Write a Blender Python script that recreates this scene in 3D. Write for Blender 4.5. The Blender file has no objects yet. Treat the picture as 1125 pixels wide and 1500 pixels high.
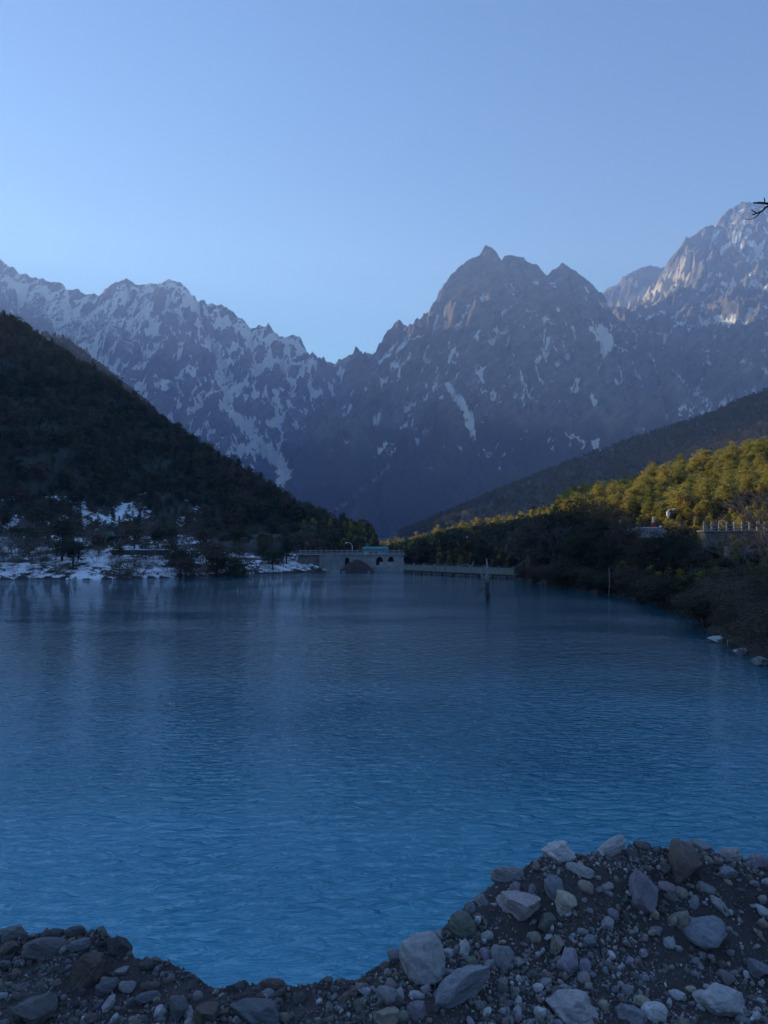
import bpy, math, random
import numpy as np

# ------------------------------------------------------------------ camera, sky, sun, exposure
SC = bpy.context.scene
COL = SC.collection
F = 1127.0                                   # focal length in photo pixels (1125 x 1500)
CAMZ = 5.0                                   # eye height above the lake
PITCH = math.atan(50.0 / F)                  # horizon at photo row 800
SUN_AZ = math.radians(-57)                   # left of the view direction (+Y)
SUN_EL = math.radians(15.9)

cd = bpy.data.cameras.new('camera')
cam = bpy.data.objects.new('camera', cd)
COL.objects.link(cam)
cam.location = (0, 0, CAMZ)
cam.rotation_euler = (math.pi / 2 + PITCH, 0, 0)
cd.sensor_fit = 'VERTICAL'
cd.sensor_height = 36.0
cd.lens = 36.0 * F / 1500.0
cd.clip_start = 0.05
cd.clip_end = 40000
SC.camera = cam

W = bpy.data.worlds.new('World')
SC.world = W
W.use_nodes = True
wn = W.node_tree.nodes
sky = wn.new('ShaderNodeTexSky')
sky.sky_type = 'NISHITA'
sky.sun_disc = False
sky.sun_elevation = SUN_EL
sky.sun_rotation = SUN_AZ
sky.altitude = 2600
sky.air_density = 1.0
sky.dust_density = 0.2
sky.ozone_density = 4.5
W.node_tree.links.new(sky.outputs[0], wn['Background'].inputs[0])
wn['Background'].inputs[1].default_value = 0.15

sd = bpy.data.lights.new('sun', 'SUN')
sd.energy = 5.0
sd.angle = math.radians(0.5)
sd.color = (1.0, 0.90, 0.77)
sun = bpy.data.objects.new('sun', sd)
COL.objects.link(sun)
sun.location = (-300, 100, 200)
# lamp shines along its -Z; sun stands at azimuth SUN_AZ (0 = +Y), elevation SUN_EL
sun.rotation_euler = (math.pi / 2 - SUN_EL, 0, math.pi - SUN_AZ)

SC.view_settings.view_transform = 'Standard'
SC.view_settings.look = 'None'
SC.view_settings.exposure = 0.72
SC.view_settings.gamma = 1.0
SC.view_settings.use_curve_mapping = False
SC.render.engine = 'CYCLES'
SC.cycles.use_denoising = True
SC.cycles.denoising_prefilter = 'ACCURATE'
SC.cycles.max_bounces = 6
SC.cycles.transparent_max_bounces = 8
SC.cycles.volume_bounces = 2
SC.cycles.diffuse_bounces = 3
SC.cycles.glossy_bounces = 3

rng = np.random.default_rng(7)
random.seed(7)
HAZE_DENSITY = 1.05e-4

# ------------------------------------------------------------------ pixel <-> world
CP, SP = math.cos(PITCH), math.sin(PITCH)

def at(px, py, Y):
    """point on the ray of photo pixel (px, py) at depth Y"""
    u = (px - 562.5) / F
    v = (750.0 - py) / F
    s = Y / (CP - v * SP)
    return (u * s, Y, CAMZ + s * (SP + v * CP))

def onwater(px, py):
    v = (750.0 - py) / F
    s = -CAMZ / (SP + v * CP)
    return ((px - 562.5) / F * s, s * (CP - v * SP))

def proj(x, y, z):
    d = y * CP + (z - CAMZ) * SP
    d = np.maximum(d, 1e-3)
    v = (-y * SP + (z - CAMZ) * CP) / d
    return 562.5 + F * x / d, 750.0 - F * v

# ------------------------------------------------------------------ numpy noise
_perm = np.random.default_rng(11).permutation(256).astype(np.int64)
_perm = np.concatenate([_perm, _perm])
_ang = np.random.default_rng(12).random(256) * 2 * np.pi
_gx, _gy = np.cos(_ang), np.sin(_ang)

def gnoise(x, y, seed=0):
    x = np.asarray(x, float) + seed * 17.31
    y = np.asarray(y, float) + seed * 9.77
    xi = np.floor(x); yi = np.floor(y)
    xf = x - xi; yf = y - yi
    xi = xi.astype(np.int64) & 255; yi = yi.astype(np.int64) & 255
    u = xf * xf * xf * (xf * (xf * 6 - 15) + 10)
    v = yf * yf * yf * (yf * (yf * 6 - 15) + 10)
    x1 = (xi + 1) & 255; y1 = (yi + 1) & 255
    def g(ix, iy, dx, dy):
        h = _perm[_perm[ix] + iy]
        return _gx[h] * dx + _gy[h] * dy
    a = g(xi, yi, xf, yf); b = g(x1, yi, xf - 1, yf)
    c = g(xi, y1, xf, yf - 1); d = g(x1, y1, xf - 1, yf - 1)
    return (a + u * (b - a) + v * ((c + u * (d - c)) - (a + u * (b - a)))) * 1.5

def fbm(x, y, oct=5, seed=0, gain=0.5, lac=2.03):
    s = 0; a = 1.0
    for i in range(oct):
        s = s + a * gnoise(x, y, seed + i)
        x = x * lac; y = y * lac; a *= gain
    return s

def ridged(x, y, oct=5, seed=0, gain=0.5, lac=2.03):
    s = 0; a = 1.0; w = 1.0
    for i in range(oct):
        n = 1.0 - np.abs(gnoise(x, y, seed + i)) * 1.6
        n = np.clip(n, 0, 1) ** 2
        s = s + a * n * w
        w = np.clip(n * 1.6, 0, 1)
        x = x * lac; y = y * lac; a *= gain
    return s

def sstep(a, b, x):
    t = np.clip((x - a) / (b - a), 0, 1)
    return t * t * (3 - 2 * t)

# ------------------------------------------------------------------ mesh helpers
def mesh_np(name, V, Fc, smooth=True, attrs=None):
    """V (n,3), Fc (m,k) with k = 3 or 4"""
    V = np.ascontiguousarray(V, np.float32)
    Fc = np.ascontiguousarray(Fc, np.int32)
    me = bpy.data.meshes.new(name)
    m, k = Fc.shape
    me.vertices.add(len(V)); me.vertices.foreach_set('co', V.ravel())
    me.loops.add(m * k); me.loops.foreach_set('vertex_index', Fc.ravel())
    me.polygons.add(m)
    me.polygons.foreach_set('loop_start', np.arange(0, m * k, k, dtype=np.int32))
    me.polygons.foreach_set('loop_total', np.full(m, k, np.int32))
    me.polygons.foreach_set('use_smooth', np.full(m, smooth, bool))
    for an, av in (attrs or {}).items():
        av = np.ascontiguousarray(av, np.float32)
        if av.ndim == 1:
            a = me.attributes.new(an, 'FLOAT', 'POINT'); a.data.foreach_set('value', av)
        else:
            a = me.attributes.new(an, 'FLOAT_COLOR', 'POINT')
            a.data.foreach_set('color', np.hstack([av, np.ones((len(av), 1), np.float32)]).ravel())
    me.update(calc_edges=True)
    me.validate()
    return me

def link(name, me, mat=None, parent=None):
    if mat is not None and me is not None and not me.materials:
        me.materials.append(mat)
    o = bpy.data.objects.new(name, me)
    COL.objects.link(o)
    if parent is not None:
        o.parent = parent
    return o

def tag(o, label=None, cat=None, group=None, kind=None):
    if label: o['label'] = label
    if cat: o['category'] = cat
    if group: o['group'] = group
    if kind: o['kind'] = kind
    return o

def empty(name, loc, rz=0.0, sc=1.0):
    o = bpy.data.objects.new(name, None)
    COL.objects.link(o)
    o.location = loc; o.rotation_euler = (0, 0, rz)
    o.scale = (sc, sc, sc) if not isinstance(sc, tuple) else sc
    o.empty_display_size = 0.2
    return o

class MB:
    """collects boxes, bars and tapered tubes into one mesh of triangles / quads"""
    def __init__(s): s.v = []; s.f = []
    def box(s, x0, x1, y0, y1, z0, z1):
        n = len(s.v)
        s.v += [(x, y, z) for z in (z0, z1) for y in (y0, y1) for x in (x0, x1)]
        for q in ((0, 2, 3, 1), (4, 5, 7, 6), (0, 1, 5, 4), (1, 3, 7, 5), (3, 2, 6, 7), (2, 0, 4, 6)):
            s.f.append(tuple(n + i for i in q))
        return s
    def obox(s, p, q, w, h, up=(0, 0, 1)):
        """box of width w and height h along the line p -> q"""
        p = np.array(p, float); q = np.array(q, float)
        d = q - p; d /= max(np.linalg.norm(d), 1e-9)
        up = np.array(up, float)
        a = np.cross(d, up); a /= max(np.linalg.norm(a), 1e-9)
        b = np.cross(a, d)
        n = len(s.v)
        for e in (p, q):
            for sa, sb in ((-1, -1), (1, -1), (1, 1), (-1, 1)):
                s.v.append(tuple(e + a * sa * w / 2 + b * sb * h / 2))
        for k in range(4):
            s.f.append((n + k, n + (k + 1) % 4, n + 4 + (k + 1) % 4, n + 4 + k))
        s.f.append((n + 3, n + 2, n + 1, n)); s.f.append((n + 4, n + 5, n + 6, n + 7))
        return s
    def tube(s, pts, rad, k=6):
        pts = [np.array(p, float) for p in pts]
        n = len(s.v)
        for i, p in enumerate(pts):
            d = pts[min(i + 1, len(pts) - 1)] - pts[max(i - 1, 0)]
            d /= max(np.linalg.norm(d), 1e-9)
            r = np.array((0, 0, 1.0)) if abs(d[2]) < 0.9 else np.array((1.0, 0, 0))
            a = np.cross(d, r); a /= np.linalg.norm(a); b = np.cross(d, a)
            for j in range(k):
                t = 2 * math.pi * j / k
                s.v.append(tuple(p + rad[i] * (math.cos(t) * a + math.sin(t) * b)))
        for i in range(len(pts) - 1):
            for j in range(k):
                s.f.append((n + i * k + j, n + i * k + (j + 1) % k, n + (i + 1) * k + (j + 1) % k, n + (i + 1) * k + j))
        s.f.append(tuple(n + j for j in reversed(range(k))))
        s.f.append(tuple(n + (len(pts) - 1) * k + j for j in range(k)))
        return s
    def prism(s, outline, y0, y1):
        """outline in x,z extruded along y"""
        n = len(s.v); m = len(outline)
        s.v += [(x, y0, z) for x, z in outline] + [(x, y1, z) for x, z in outline]
        for i in range(m):
            s.f.append((n + i, n + (i + 1) % m, n + m + (i + 1) % m, n + m + i))
        s.f.append(tuple(n + i for i in reversed(range(m)))); s.f.append(tuple(n + m + i for i in range(m)))
        return s
    def mesh(s, name, smooth=False):
        me = bpy.data.meshes.new(name)
        me.from_pydata([tuple(map(float, v)) for v in s.v], [], s.f)
        if smooth:
            me.polygons.foreach_set('use_smooth', [True] * len(me.polygons))
        me.update()
        return me
    def build(s, name, mat, parent=None, smooth=False):
        return link(name, s.mesh(name, smooth), mat, parent)

# ------------------------------------------------------------------ materials
def newmat(name):
    m = bpy.data.materials.new(name); m.use_nodes = True
    nt = m.node_tree
    return m, nt, nt.nodes, nt.links, nt.nodes['Principled BSDF']

def noise_node(nt, scale, detail=6, rough=0.6, vec=None, dist=0.0):
    n = nt.nodes.new('ShaderNodeTexNoise')
    n.inputs['Scale'].default_value = scale
    n.inputs['Detail'].default_value = detail
    n.inputs['Roughness'].default_value = rough
    n.inputs['Distortion'].default_value = dist
    if vec is not None: nt.links.new(vec, n.inputs['Vector'])
    return n

def ramp(nt, fac, stops):
    r = nt.nodes.new('ShaderNodeValToRGB')
    e = r.color_ramp.elements
    while len(e) < len(stops): e.new(0.5)
    for i, (p, c) in enumerate(stops):
        e[i].position = p
        e[i].color = (c[0], c[1], c[2], 1) if isinstance(c, tuple) else (c, c, c, 1)
    nt.links.new(fac, r.inputs[0])
    return r

def mixc(nt, fac, a, b):
    m = nt.nodes.new('ShaderNodeMix'); m.data_type = 'RGBA'
    for v, i in ((fac, 0), (a, 6), (b, 7)):
        if isinstance(v, (int, float)): m.inputs[i].default_value = v
        elif isinstance(v, tuple): m.inputs[i].default_value = (*v, 1)
        else: nt.links.new(v, m.inputs[i])
    return m.outputs[2]

def math_node(nt, op, a, b=None, clamp=False):
    m = nt.nodes.new('ShaderNodeMath'); m.operation = op; m.use_clamp = clamp
    for v, i in ((a, 0), (b, 1)):
        if v is None: continue
        if isinstance(v, (int, float)): m.inputs[i].default_value = v
        else: nt.links.new(v, m.inputs[i])
    return m.outputs[0]

def attr(nt, name):
    a = nt.nodes.new('ShaderNodeAttribute'); a.attribute_name = name
    return a

def position(nt):
    return nt.nodes.new('ShaderNodeNewGeometry').outputs['Position']

def bump(nt, height, strength, dist, bsdf):
    b = nt.nodes.new('ShaderNodeBump')
    b.inputs['Strength'].default_value = strength
    b.inputs['Distance'].default_value = dist
    nt.links.new(height, b.inputs['Height'])
    nt.links.new(b.outputs[0], bsdf.inputs['Normal'])
    return b

def simple(name, c1, c2=None, scale=4.0, rough=0.8, bump_s=0.3, bump_d=0.02, metal=0.0):
    m, nt, N, L, B = newmat(name)
    B.inputs['Roughness'].default_value = rough
    B.inputs['Metallic'].default_value = metal
    tc = N.new('ShaderNodeTexCoord')
    n = noise_node(nt, scale, 6, 0.65, tc.outputs['Object'])
    c2 = c2 or tuple(x * 0.6 for x in c1)
    r = ramp(nt, n.outputs[0], [(0.3, c2), (0.7, c1)])
    L.new(r.outputs[0], B.inputs['Base Color'])
    bump(nt, n.outputs[0], bump_s, bump_d, B)
    return m

# --- mountain rock with snow lying in it
def mountain_material():
    m, nt, N, L, B = newmat('mountain_rock')
    B.inputs['Roughness'].default_value = 0.95
    B.inputs['Specular IOR Level'].default_value = 0.1
    P = position(nt)
    n1 = noise_node(nt, 0.006, 8, 0.65, P)
    n2 = noise_node(nt, 0.05, 8, 0.78, P)
    mr = N.new('ShaderNodeMapping'); mr.inputs['Rotation'].default_value = (0.3, 0.75, 0.2)
    L.new(P, mr.inputs[0])
    mp = N.new('ShaderNodeMapping'); mp.inputs['Scale'].default_value = (0.007, 0.007, 0.03)
    L.new(mr.outputs[0], mp.inputs[0])
    n3 = noise_node(nt, 1.0, 5, 0.7, mp.outputs[0])           # tilted strata
    rock = ramp(nt, math_node(nt, 'ADD', math_node(nt, 'MULTIPLY', n1.outputs[0], 0.45), math_node(nt, 'MULTIPLY', n2.outputs[0], 0.55)), [(0.32, (0.085, 0.084, 0.086)), (0.68, (0.29, 0.28, 0.27))])
    strat = ramp(nt, n3.outputs[0], [(0.35, 0.55), (0.65, 1.3)])
    mul = N.new('ShaderNodeMix'); mul.data_type = 'RGBA'; mul.blend_type = 'MULTIPLY'; mul.inputs[0].default_value = 0.8
    L.new(rock.outputs[0], mul.inputs[6]); L.new(strat.outputs[0], mul.inputs[7])
    veg = ramp(nt, n2.outputs[0], [(0.3, (0.05, 0.058, 0.05)), (0.7, (0.12, 0.112, 0.10))])
    va = attr(nt, 'veg').outputs['Fac']
    vf = math_node(nt, 'ADD', va, math_node(nt, 'MULTIPLY', math_node(nt, 'SUBTRACT', n2.outputs[0], 0.5), 0.7))
    vfac = ramp(nt, vf, [(0.35, 0.0), (0.65, 1.0)])
    c = mixc(nt, vfac.outputs[0], mul.outputs[2], veg.outputs[0])
    scree_and_sun = attr(nt, 'scree_and_sun').outputs['Fac']
    sf = ramp(nt, math_node(nt, 'ADD', scree_and_sun, math_node(nt, 'MULTIPLY', math_node(nt, 'SUBTRACT', n2.outputs[0], 0.5), 0.8)), [(0.4, 0.0), (0.7, 1.0)])
    c = mixc(nt, sf.outputs[0], c, (0.50, 0.45, 0.38))  # pale scree, brightened to stand in for sun on the right peak
    sa = attr(nt, 'snow').outputs['Fac']
    fine = math_node(nt, 'ADD', math_node(nt, 'MULTIPLY', math_node(nt, 'SUBTRACT', n2.outputs[0], 0.5), 1.5),
                     math_node(nt, 'MULTIPLY', math_node(nt, 'SUBTRACT', n3.outputs[0], 0.5), 1.3))
    sfac = ramp(nt, math_node(nt, 'ADD', sa, fine), [(0.34, 0.0), (0.50, 0.22), (0.60, 1.0)])
    c = mixc(nt, sfac.outputs[0], c, (0.80, 0.82, 0.85))
    L.new(c, B.inputs['Base Color'])
    h = math_node(nt, 'ADD', n2.outputs[0], n3.outputs[0])
    bump(nt, h, 1.0, 26.0, B)
    return m

def ground_material():
    m, nt, N, L, B = newmat('hill_ground')
    B.inputs['Roughness'].default_value = 0.95
    P = position(nt)
    n1 = noise_node(nt, 0.08, 8, 0.65, P)
    n2 = noise_node(nt, 0.6, 8, 0.7, P)
    n3 = noise_node(nt, 2.5, 6, 0.7, P)
    c = ramp(nt, n2.outputs[0], [(0.3, (0.02, 0.018, 0.015)), (0.55, (0.05, 0.042, 0.033)), (0.75, (0.085, 0.07, 0.055))]).outputs[0]
    forest = attr(nt, 'forest').outputs['Fac']
    fc = ramp(nt, n1.outputs[0], [(0.3, (0.024, 0.034, 0.026)), (0.7, (0.05, 0.058, 0.042))])
    c = mixc(nt, forest, c, fc.outputs[0])
    sa = attr(nt, 'snow').outputs['Fac']
    fine = math_node(nt, 'ADD', math_node(nt, 'MULTIPLY', math_node(nt, 'SUBTRACT', n2.outputs[0], 0.5), 1.1),
                     math_node(nt, 'MULTIPLY', math_node(nt, 'SUBTRACT', n3.outputs[0], 0.5), 0.5))
    sfac = ramp(nt, math_node(nt, 'ADD', sa, fine), [(0.47, 0.0), (0.56, 1.0)])
    c = mixc(nt, sfac.outputs[0], c, (0.80, 0.82, 0.86))
    L.new(c, B.inputs['Base Color'])
    bump(nt, n3.outputs[0], 0.6, 0.25, B)
    return m

def water_material():
    m, nt, N, L, B = newmat('lake_water')
    B.inputs['Roughness'].default_value = 0.025
    B.inputs['IOR'].default_value = 1.33
    P = position(nt)
    def layer(sx, sy, detail, rough, dist=0.0, rot=0.0):
        mp = N.new('ShaderNodeMapping')
        mp.inputs['Scale'].default_value = (sx, sy, 1)
        mp.inputs['Rotation'].default_value = (0, 0, rot)
        L.new(P, mp.inputs[0])
        return noise_node(nt, 1.0, detail, rough, mp.outputs[0], dist).outputs[0]
    w1 = layer(2.4, 4.8, 3, 0.5, 0.6, 0.12)       # ripples of about 30 cm
    w2 = layer(2.0, 1.5, 3, 0.5, 0.4, -0.2)      # longer swell
    w3 = layer(9.0, 14.0, 2, 0.5, 0.3, 0.05)      # fine wrinkles
    gust = layer(0.05, 0.08, 3, 0.55)
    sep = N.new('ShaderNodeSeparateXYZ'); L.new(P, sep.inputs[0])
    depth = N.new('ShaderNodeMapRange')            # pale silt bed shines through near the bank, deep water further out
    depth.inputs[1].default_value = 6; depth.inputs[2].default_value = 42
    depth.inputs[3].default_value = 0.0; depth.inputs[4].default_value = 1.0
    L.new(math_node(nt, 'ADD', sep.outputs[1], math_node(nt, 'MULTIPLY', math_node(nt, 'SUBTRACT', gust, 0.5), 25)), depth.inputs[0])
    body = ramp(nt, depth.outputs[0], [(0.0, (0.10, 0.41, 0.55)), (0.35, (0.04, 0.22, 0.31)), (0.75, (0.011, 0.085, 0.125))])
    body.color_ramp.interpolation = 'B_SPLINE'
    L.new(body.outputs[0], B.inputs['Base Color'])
    def span(v0, v1, a, b):
        r = N.new('ShaderNodeMapRange'); r.interpolation_type = 'SMOOTHSTEP'
        for k, v in enumerate((v0, v1, a, b)): r.inputs[k + 1].default_value = v
        L.new(sep.outputs[1], r.inputs[0]); return r.outputs[0]
    g = ramp(nt, gust, [(0.38, 0.25), (0.62, 1.15)]).outputs[0]
    fine = math_node(nt, 'MULTIPLY', span(16, 48, 1.0, 0.22), math_node(nt, 'ADD', math_node(nt, 'MULTIPLY', g, 0.6), 0.4))
    cells = math_node(nt, 'MULTIPLY', math_node(nt, 'MULTIPLY', span(10, 26, 0.45, 1.0), span(48, 85, 1.0, 0.10)), g)
    w1 = math_node(nt, 'POWER', math_node(nt, 'MULTIPLY', w1, 1.45), 2.2)
    h = math_node(nt, 'ADD', math_node(nt, 'MULTIPLY', math_node(nt, 'MULTIPLY', w1, 0.13), fine), math_node(nt, 'MULTIPLY', math_node(nt, 'MULTIPLY', w2, 0.16), cells))
    h = math_node(nt, 'ADD', h, math_node(nt, 'MULTIPLY', math_node(nt, 'MULTIPLY', w3, 0.006), fine))
    b = N.new('ShaderNodeBump'); b.inputs['Distance'].default_value = 1.0
    b.inputs['Strength'].default_value = 0.75; L.new(h, b.inputs['Height'])
    L.new(b.outputs[0], B.inputs['Normal'])
    return m

def leaf_material(name, c_a, c_b, c_c, trans=0.3):
    m, nt, N, L, B = newmat(name)
    N.remove(B)
    out = N['Material Output']
    oi = N.new('ShaderNodeObjectInfo')
    P = position(nt)
    n = noise_node(nt, 0.9, 3, 0.6, P)
    f = math_node(nt, 'ADD', math_node(nt, 'MULTIPLY', oi.outputs['Random'], 0.7), math_node(nt, 'MULTIPLY', n.outputs[0], 0.35))
    r = ramp(nt, f, [(0.15, c_a), (0.5, c_b), (0.9, c_c)])
    d = N.new('ShaderNodeBsdfDiffuse'); t = N.new('ShaderNodeBsdfTranslucent')
    L.new(r.outputs[0], d.inputs[0]); L.new(r.outputs[0], t.inputs[0])
    mx = N.new('ShaderNodeMixShader'); mx.inputs[0].default_value = trans
    L.new(d.outputs[0], mx.inputs[1]); L.new(t.outputs[0], mx.inputs[2])
    L.new(mx.outputs[0], out.inputs[0])
    return m

def stone_material():
    """stone: colour comes from the object colour, with grain, veins and blotches"""
    m, nt, N, L, B = newmat('stone')
    B.inputs['Roughness'].default_value = 0.85
    oi = N.new('ShaderNodeObjectInfo')
    tc = N.new('ShaderNodeTexCoord')
    n1 = noise_node(nt, 3.0, 8, 0.7, tc.outputs['Object'], 0.6)
    n2 = noise_node(nt, 22.0, 5, 0.7, tc.outputs['Object'])
    r = ramp(nt, n1.outputs[0], [(0.25, 0.6), (0.5, 1.0), (0.75, 1.3)])
    r2 = ramp(nt, n2.outputs[0], [(0.3, 0.7), (0.65, 1.15)])
    mu = N.new('ShaderNodeMix'); mu.data_type = 'RGBA'; mu.blend_type = 'MULTIPLY'; mu.inputs[0].default_value = 1
    L.new(oi.outputs['Color'], mu.inputs[6]); L.new(r.outputs[0], mu.inputs[7])
    mu2 = N.new('ShaderNodeMix'); mu2.data_type = 'RGBA'; mu2.blend_type = 'MULTIPLY'; mu2.inputs[0].default_value = 1
    L.new(mu.outputs[2], mu2.inputs[6]); L.new(r2.outputs[0], mu2.inputs[7])
    vo = N.new('ShaderNodeTexVoronoi'); vo.feature = 'DISTANCE_TO_EDGE'; vo.inputs['Scale'].default_value = 1.3
    L.new(tc.outputs['Object'], vo.inputs['Vector'])
    L.new(mu2.outputs[2], B.inputs['Base Color'])
    bump(nt, math_node(nt, 'ADD', n1.outputs[0], math_node(nt, 'MULTIPLY', n2.outputs[0], 0.6)), 0.5, 0.08, B)
    return m

def gravel_material():
    m, nt, N, L, B = newmat('gravel')
    B.inputs['Roughness'].default_value = 0.9
    a = attr(nt, 'tint')
    P = position(nt)
    n = noise_node(nt, 60, 5, 0.7, P)
    r = ramp(nt, n.outputs[0], [(0.3, 0.6), (0.7, 1.15)])
    mu = N.new('ShaderNodeMix'); mu.data_type = 'RGBA'; mu.blend_type = 'MULTIPLY'; mu.inputs[0].default_value = 1
    L.new(a.outputs['Color'], mu.inputs[6]); L.new(r.outputs[0], mu.inputs[7])
    L.new(mu.outputs[2], B.inputs['Base Color'])
    return m

def bank_material():
    m, nt, N, L, B = newmat('bank_soil')
    B.inputs['Roughness'].default_value = 0.95
    P = position(nt)
    n1 = noise_node(nt, 2.2, 8, 0.7, P)
    n2 = noise_node(nt, 70, 6, 0.75, P)
    n3 = noise_node(nt, 18, 6, 0.7, P)
    c = ramp(nt, n1.outputs[0], [(0.3, (0.055, 0.044, 0.042)), (0.65, (0.13, 0.105, 0.10))])
    g = ramp(nt, n2.outputs[0], [(0.3, 0.5), (0.62, 1.0), (0.72, 2.0)])
    mu = N.new('ShaderNodeMix'); mu.data_type = 'RGBA'; mu.blend_type = 'MULTIPLY'; mu.inputs[0].default_value = 1
    L.new(c.outputs[0], mu.inputs[6]); L.new(g.outputs[0], mu.inputs[7])
    L.new(mu.outputs[2], B.inputs['Base Color'])
    bump(nt, math_node(nt, 'ADD', n2.outputs[0], n3.outputs[0]), 0.9, 0.012, B)
    return m

M = {}
M['mountain'] = mountain_material()
M['ground'] = ground_material()
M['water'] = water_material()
M['stone'] = stone_material()
M['gravel'] = gravel_material()
M['bank'] = bank_material()
M['bark'] = simple('bark', (0.075, 0.06, 0.05), (0.03, 0.025, 0.02), 3.0, 0.9, 0.6, 0.03)
M['twig'] = simple('twig_bark', (0.19, 0.165, 0.15), (0.10, 0.085, 0.078), 3.0, 0.9, 0.3, 0.01)
M['pale_wood'] = simple('weathered_wood', (0.36, 0.34, 0.31), (0.2, 0.18, 0.16), 2.0, 0.85, 0.5, 0.02)
M['wet_wood'] = simple('wet_wood', (0.03, 0.025, 0.022), (0.012, 0.01, 0.01), 3.0, 0.5, 0.5, 0.02)
M['concrete'] = simple('concrete', (0.42, 0.41, 0.40), (0.22, 0.21, 0.20), 0.8, 0.9, 0.4, 0.03)
M['stone_wall'] = simple('stone_wall', (0.27, 0.25, 0.22), (0.11, 0.10, 0.09), 1.6, 0.9, 0.8, 0.08)
M['board'] = simple('pale_board', (0.34, 0.35, 0.30), (0.20, 0.21, 0.18), 1.5, 0.8, 0.3, 0.01)
M['dark_board'] = simple('dark_board', (0.06, 0.05, 0.04), (0.03, 0.025, 0.02), 1.5, 0.8, 0.3, 0.01)
M['white_paint'] = simple('white_paint', (0.78, 0.78, 0.76), (0.6, 0.6, 0.58), 2.0, 0.5, 0.1, 0.005)
M['teal_paint'] = simple('teal_paint', (0.16, 0.46, 0.50), (0.10, 0.33, 0.38), 0.8, 0.5, 0.1, 0.005)
M['green_paint'] = simple('green_paint', (0.05, 0.24, 0.17), (0.03, 0.15, 0.11), 1.0, 0.6, 0.1, 0.005)
M['blue_paint'] = simple('blue_paint', (0.02, 0.05, 0.34), (0.015, 0.035, 0.24), 1.0, 0.5, 0.1, 0.005)
M['red_cloth'] = simple('red_cloth', (0.6, 0.04, 0.03), (0.42, 0.03, 0.025), 1.0, 0.8, 0.1, 0.005)
M['dark_glass'] = simple('dark_glass', (0.02, 0.025, 0.03), (0.012, 0.014, 0.018), 1.0, 0.15, 0.0, 0.005)
M['snow'] = simple('snow', (0.82, 0.84, 0.87), (0.72, 0.74, 0.78), 1.0, 0.8, 0.4, 0.1)
M['soil'] = simple('embankment_soil', (0.075, 0.055, 0.048), (0.04, 0.03, 0.026), 0.9, 0.95, 0.8, 0.15)
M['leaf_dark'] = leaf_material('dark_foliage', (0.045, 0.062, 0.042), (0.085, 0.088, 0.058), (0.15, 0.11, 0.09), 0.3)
M['leaf_pine_lit'] = leaf_material('sunlit_pine_foliage', (0.20, 0.21, 0.06), (0.34, 0.32, 0.09), (0.44, 0.36, 0.12), 0.55)  # yellow needles, brightened so part of the sunlight is in the colour
M['leaf_brown'] = leaf_material('dry_foliage', (0.10, 0.085, 0.062), (0.13, 0.115, 0.08), (0.15, 0.14, 0.10), 0.3)
M['leaf_gold'] = leaf_material('golden_foliage', (0.42, 0.26, 0.02), (0.48, 0.30, 0.03), (0.5, 0.33, 0.04), 0.3)

# ------------------------------------------------------------------ ridge-built heightfields
def segs(lines):
    out = []
    for ln in lines:
        g, pts = ln[0], ln[1]; mult = ln[2] if len(ln) > 2 else 1.0
        P = [p if len(p) == 4 else at(*p) for p in pts]
        t = 0.0
        for a, b in zip(P[:-1], P[1:]):
            L_ = math.hypot(b[0] - a[0], b[1] - a[1])
            out.append((a[0], a[1], a[2], b[0], b[1], b[2], t, L_, g, mult))
            t += L_
    return out

def ridge_max(X, Y, S, fall):
    best = np.full(X.shape, -1e9); bd = np.zeros(X.shape); bt = np.zeros(X.shape); bg = np.zeros(X.shape, np.int8)
    for sg in S:
        ax, ay, az, bx, by, bz, t0, L_, g = sg[:9]
        dx, dy = bx - ax, by - ay
        t = np.clip(((X - ax) * dx + (Y - ay) * dy) / max(dx * dx + dy * dy, 1e-6), 0, 1)
        d = np.hypot(X - ax - t * dx, Y - ay - t * dy)
        h = az + t * (bz - az) - fall(d * (sg[9] if len(sg) > 9 else 1.0))
        m = h > best
        best = np.where(m, h, best); bd = np.where(m, d, bd); bt = np.where(m, t0 + t * L_ + 977.0 * (t0 == 0) * 0, bt); bg = np.where(m, g, bg)
    return best, bd, bt, bg

def near_poly(X, Y, S):
    """distance to the nearest segment, its z there, and signed side (+ = left of travel)"""
    bd = np.full(X.shape, 1e9); bz = np.zeros(X.shape); bs = np.zeros(X.shape); bt = np.zeros(X.shape)
    for (ax, ay, az, bx, by, bzz, t0, L_, g) in S:
        dx, dy = bx - ax, by - ay
        t = np.clip(((X - ax) * dx + (Y - ay) * dy) / max(dx * dx + dy * dy, 1e-6), 0, 1)
        qx, qy = X - ax - t * dx, Y - ay - t * dy
        d = np.hypot(qx, qy)
        m = d < bd - 1e-9
        bd = np.where(m, d, bd); bz = np.where(m, az + t * (bzz - az), bz)
        bs = np.where(m, dx * qy - dy * qx, bs); bt = np.where(m, t0 + t * L_, bt)
    return bd, bz, np.sign(bs), bt

def px_poly_dist(PX, PY, pts):
    """pixel distance to a polyline of (px, py, half width); returns dist / half width"""
    best = np.full(PX.shape, 1e9)
    for (a, b) in zip(pts[:-1], pts[1:]):
        dx, dy = b[0] - a[0], b[1] - a[1]
        t = np.clip(((PX - a[0]) * dx + (PY - a[1]) * dy) / max(dx * dx + dy * dy, 1e-6), 0, 1)
        w = a[2] + t * (b[2] - a[2])
        d = np.hypot(PX - a[0] - t * dx, PY - a[1] - t * dy) / w
        best = np.minimum(best, d)
    return best

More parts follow.
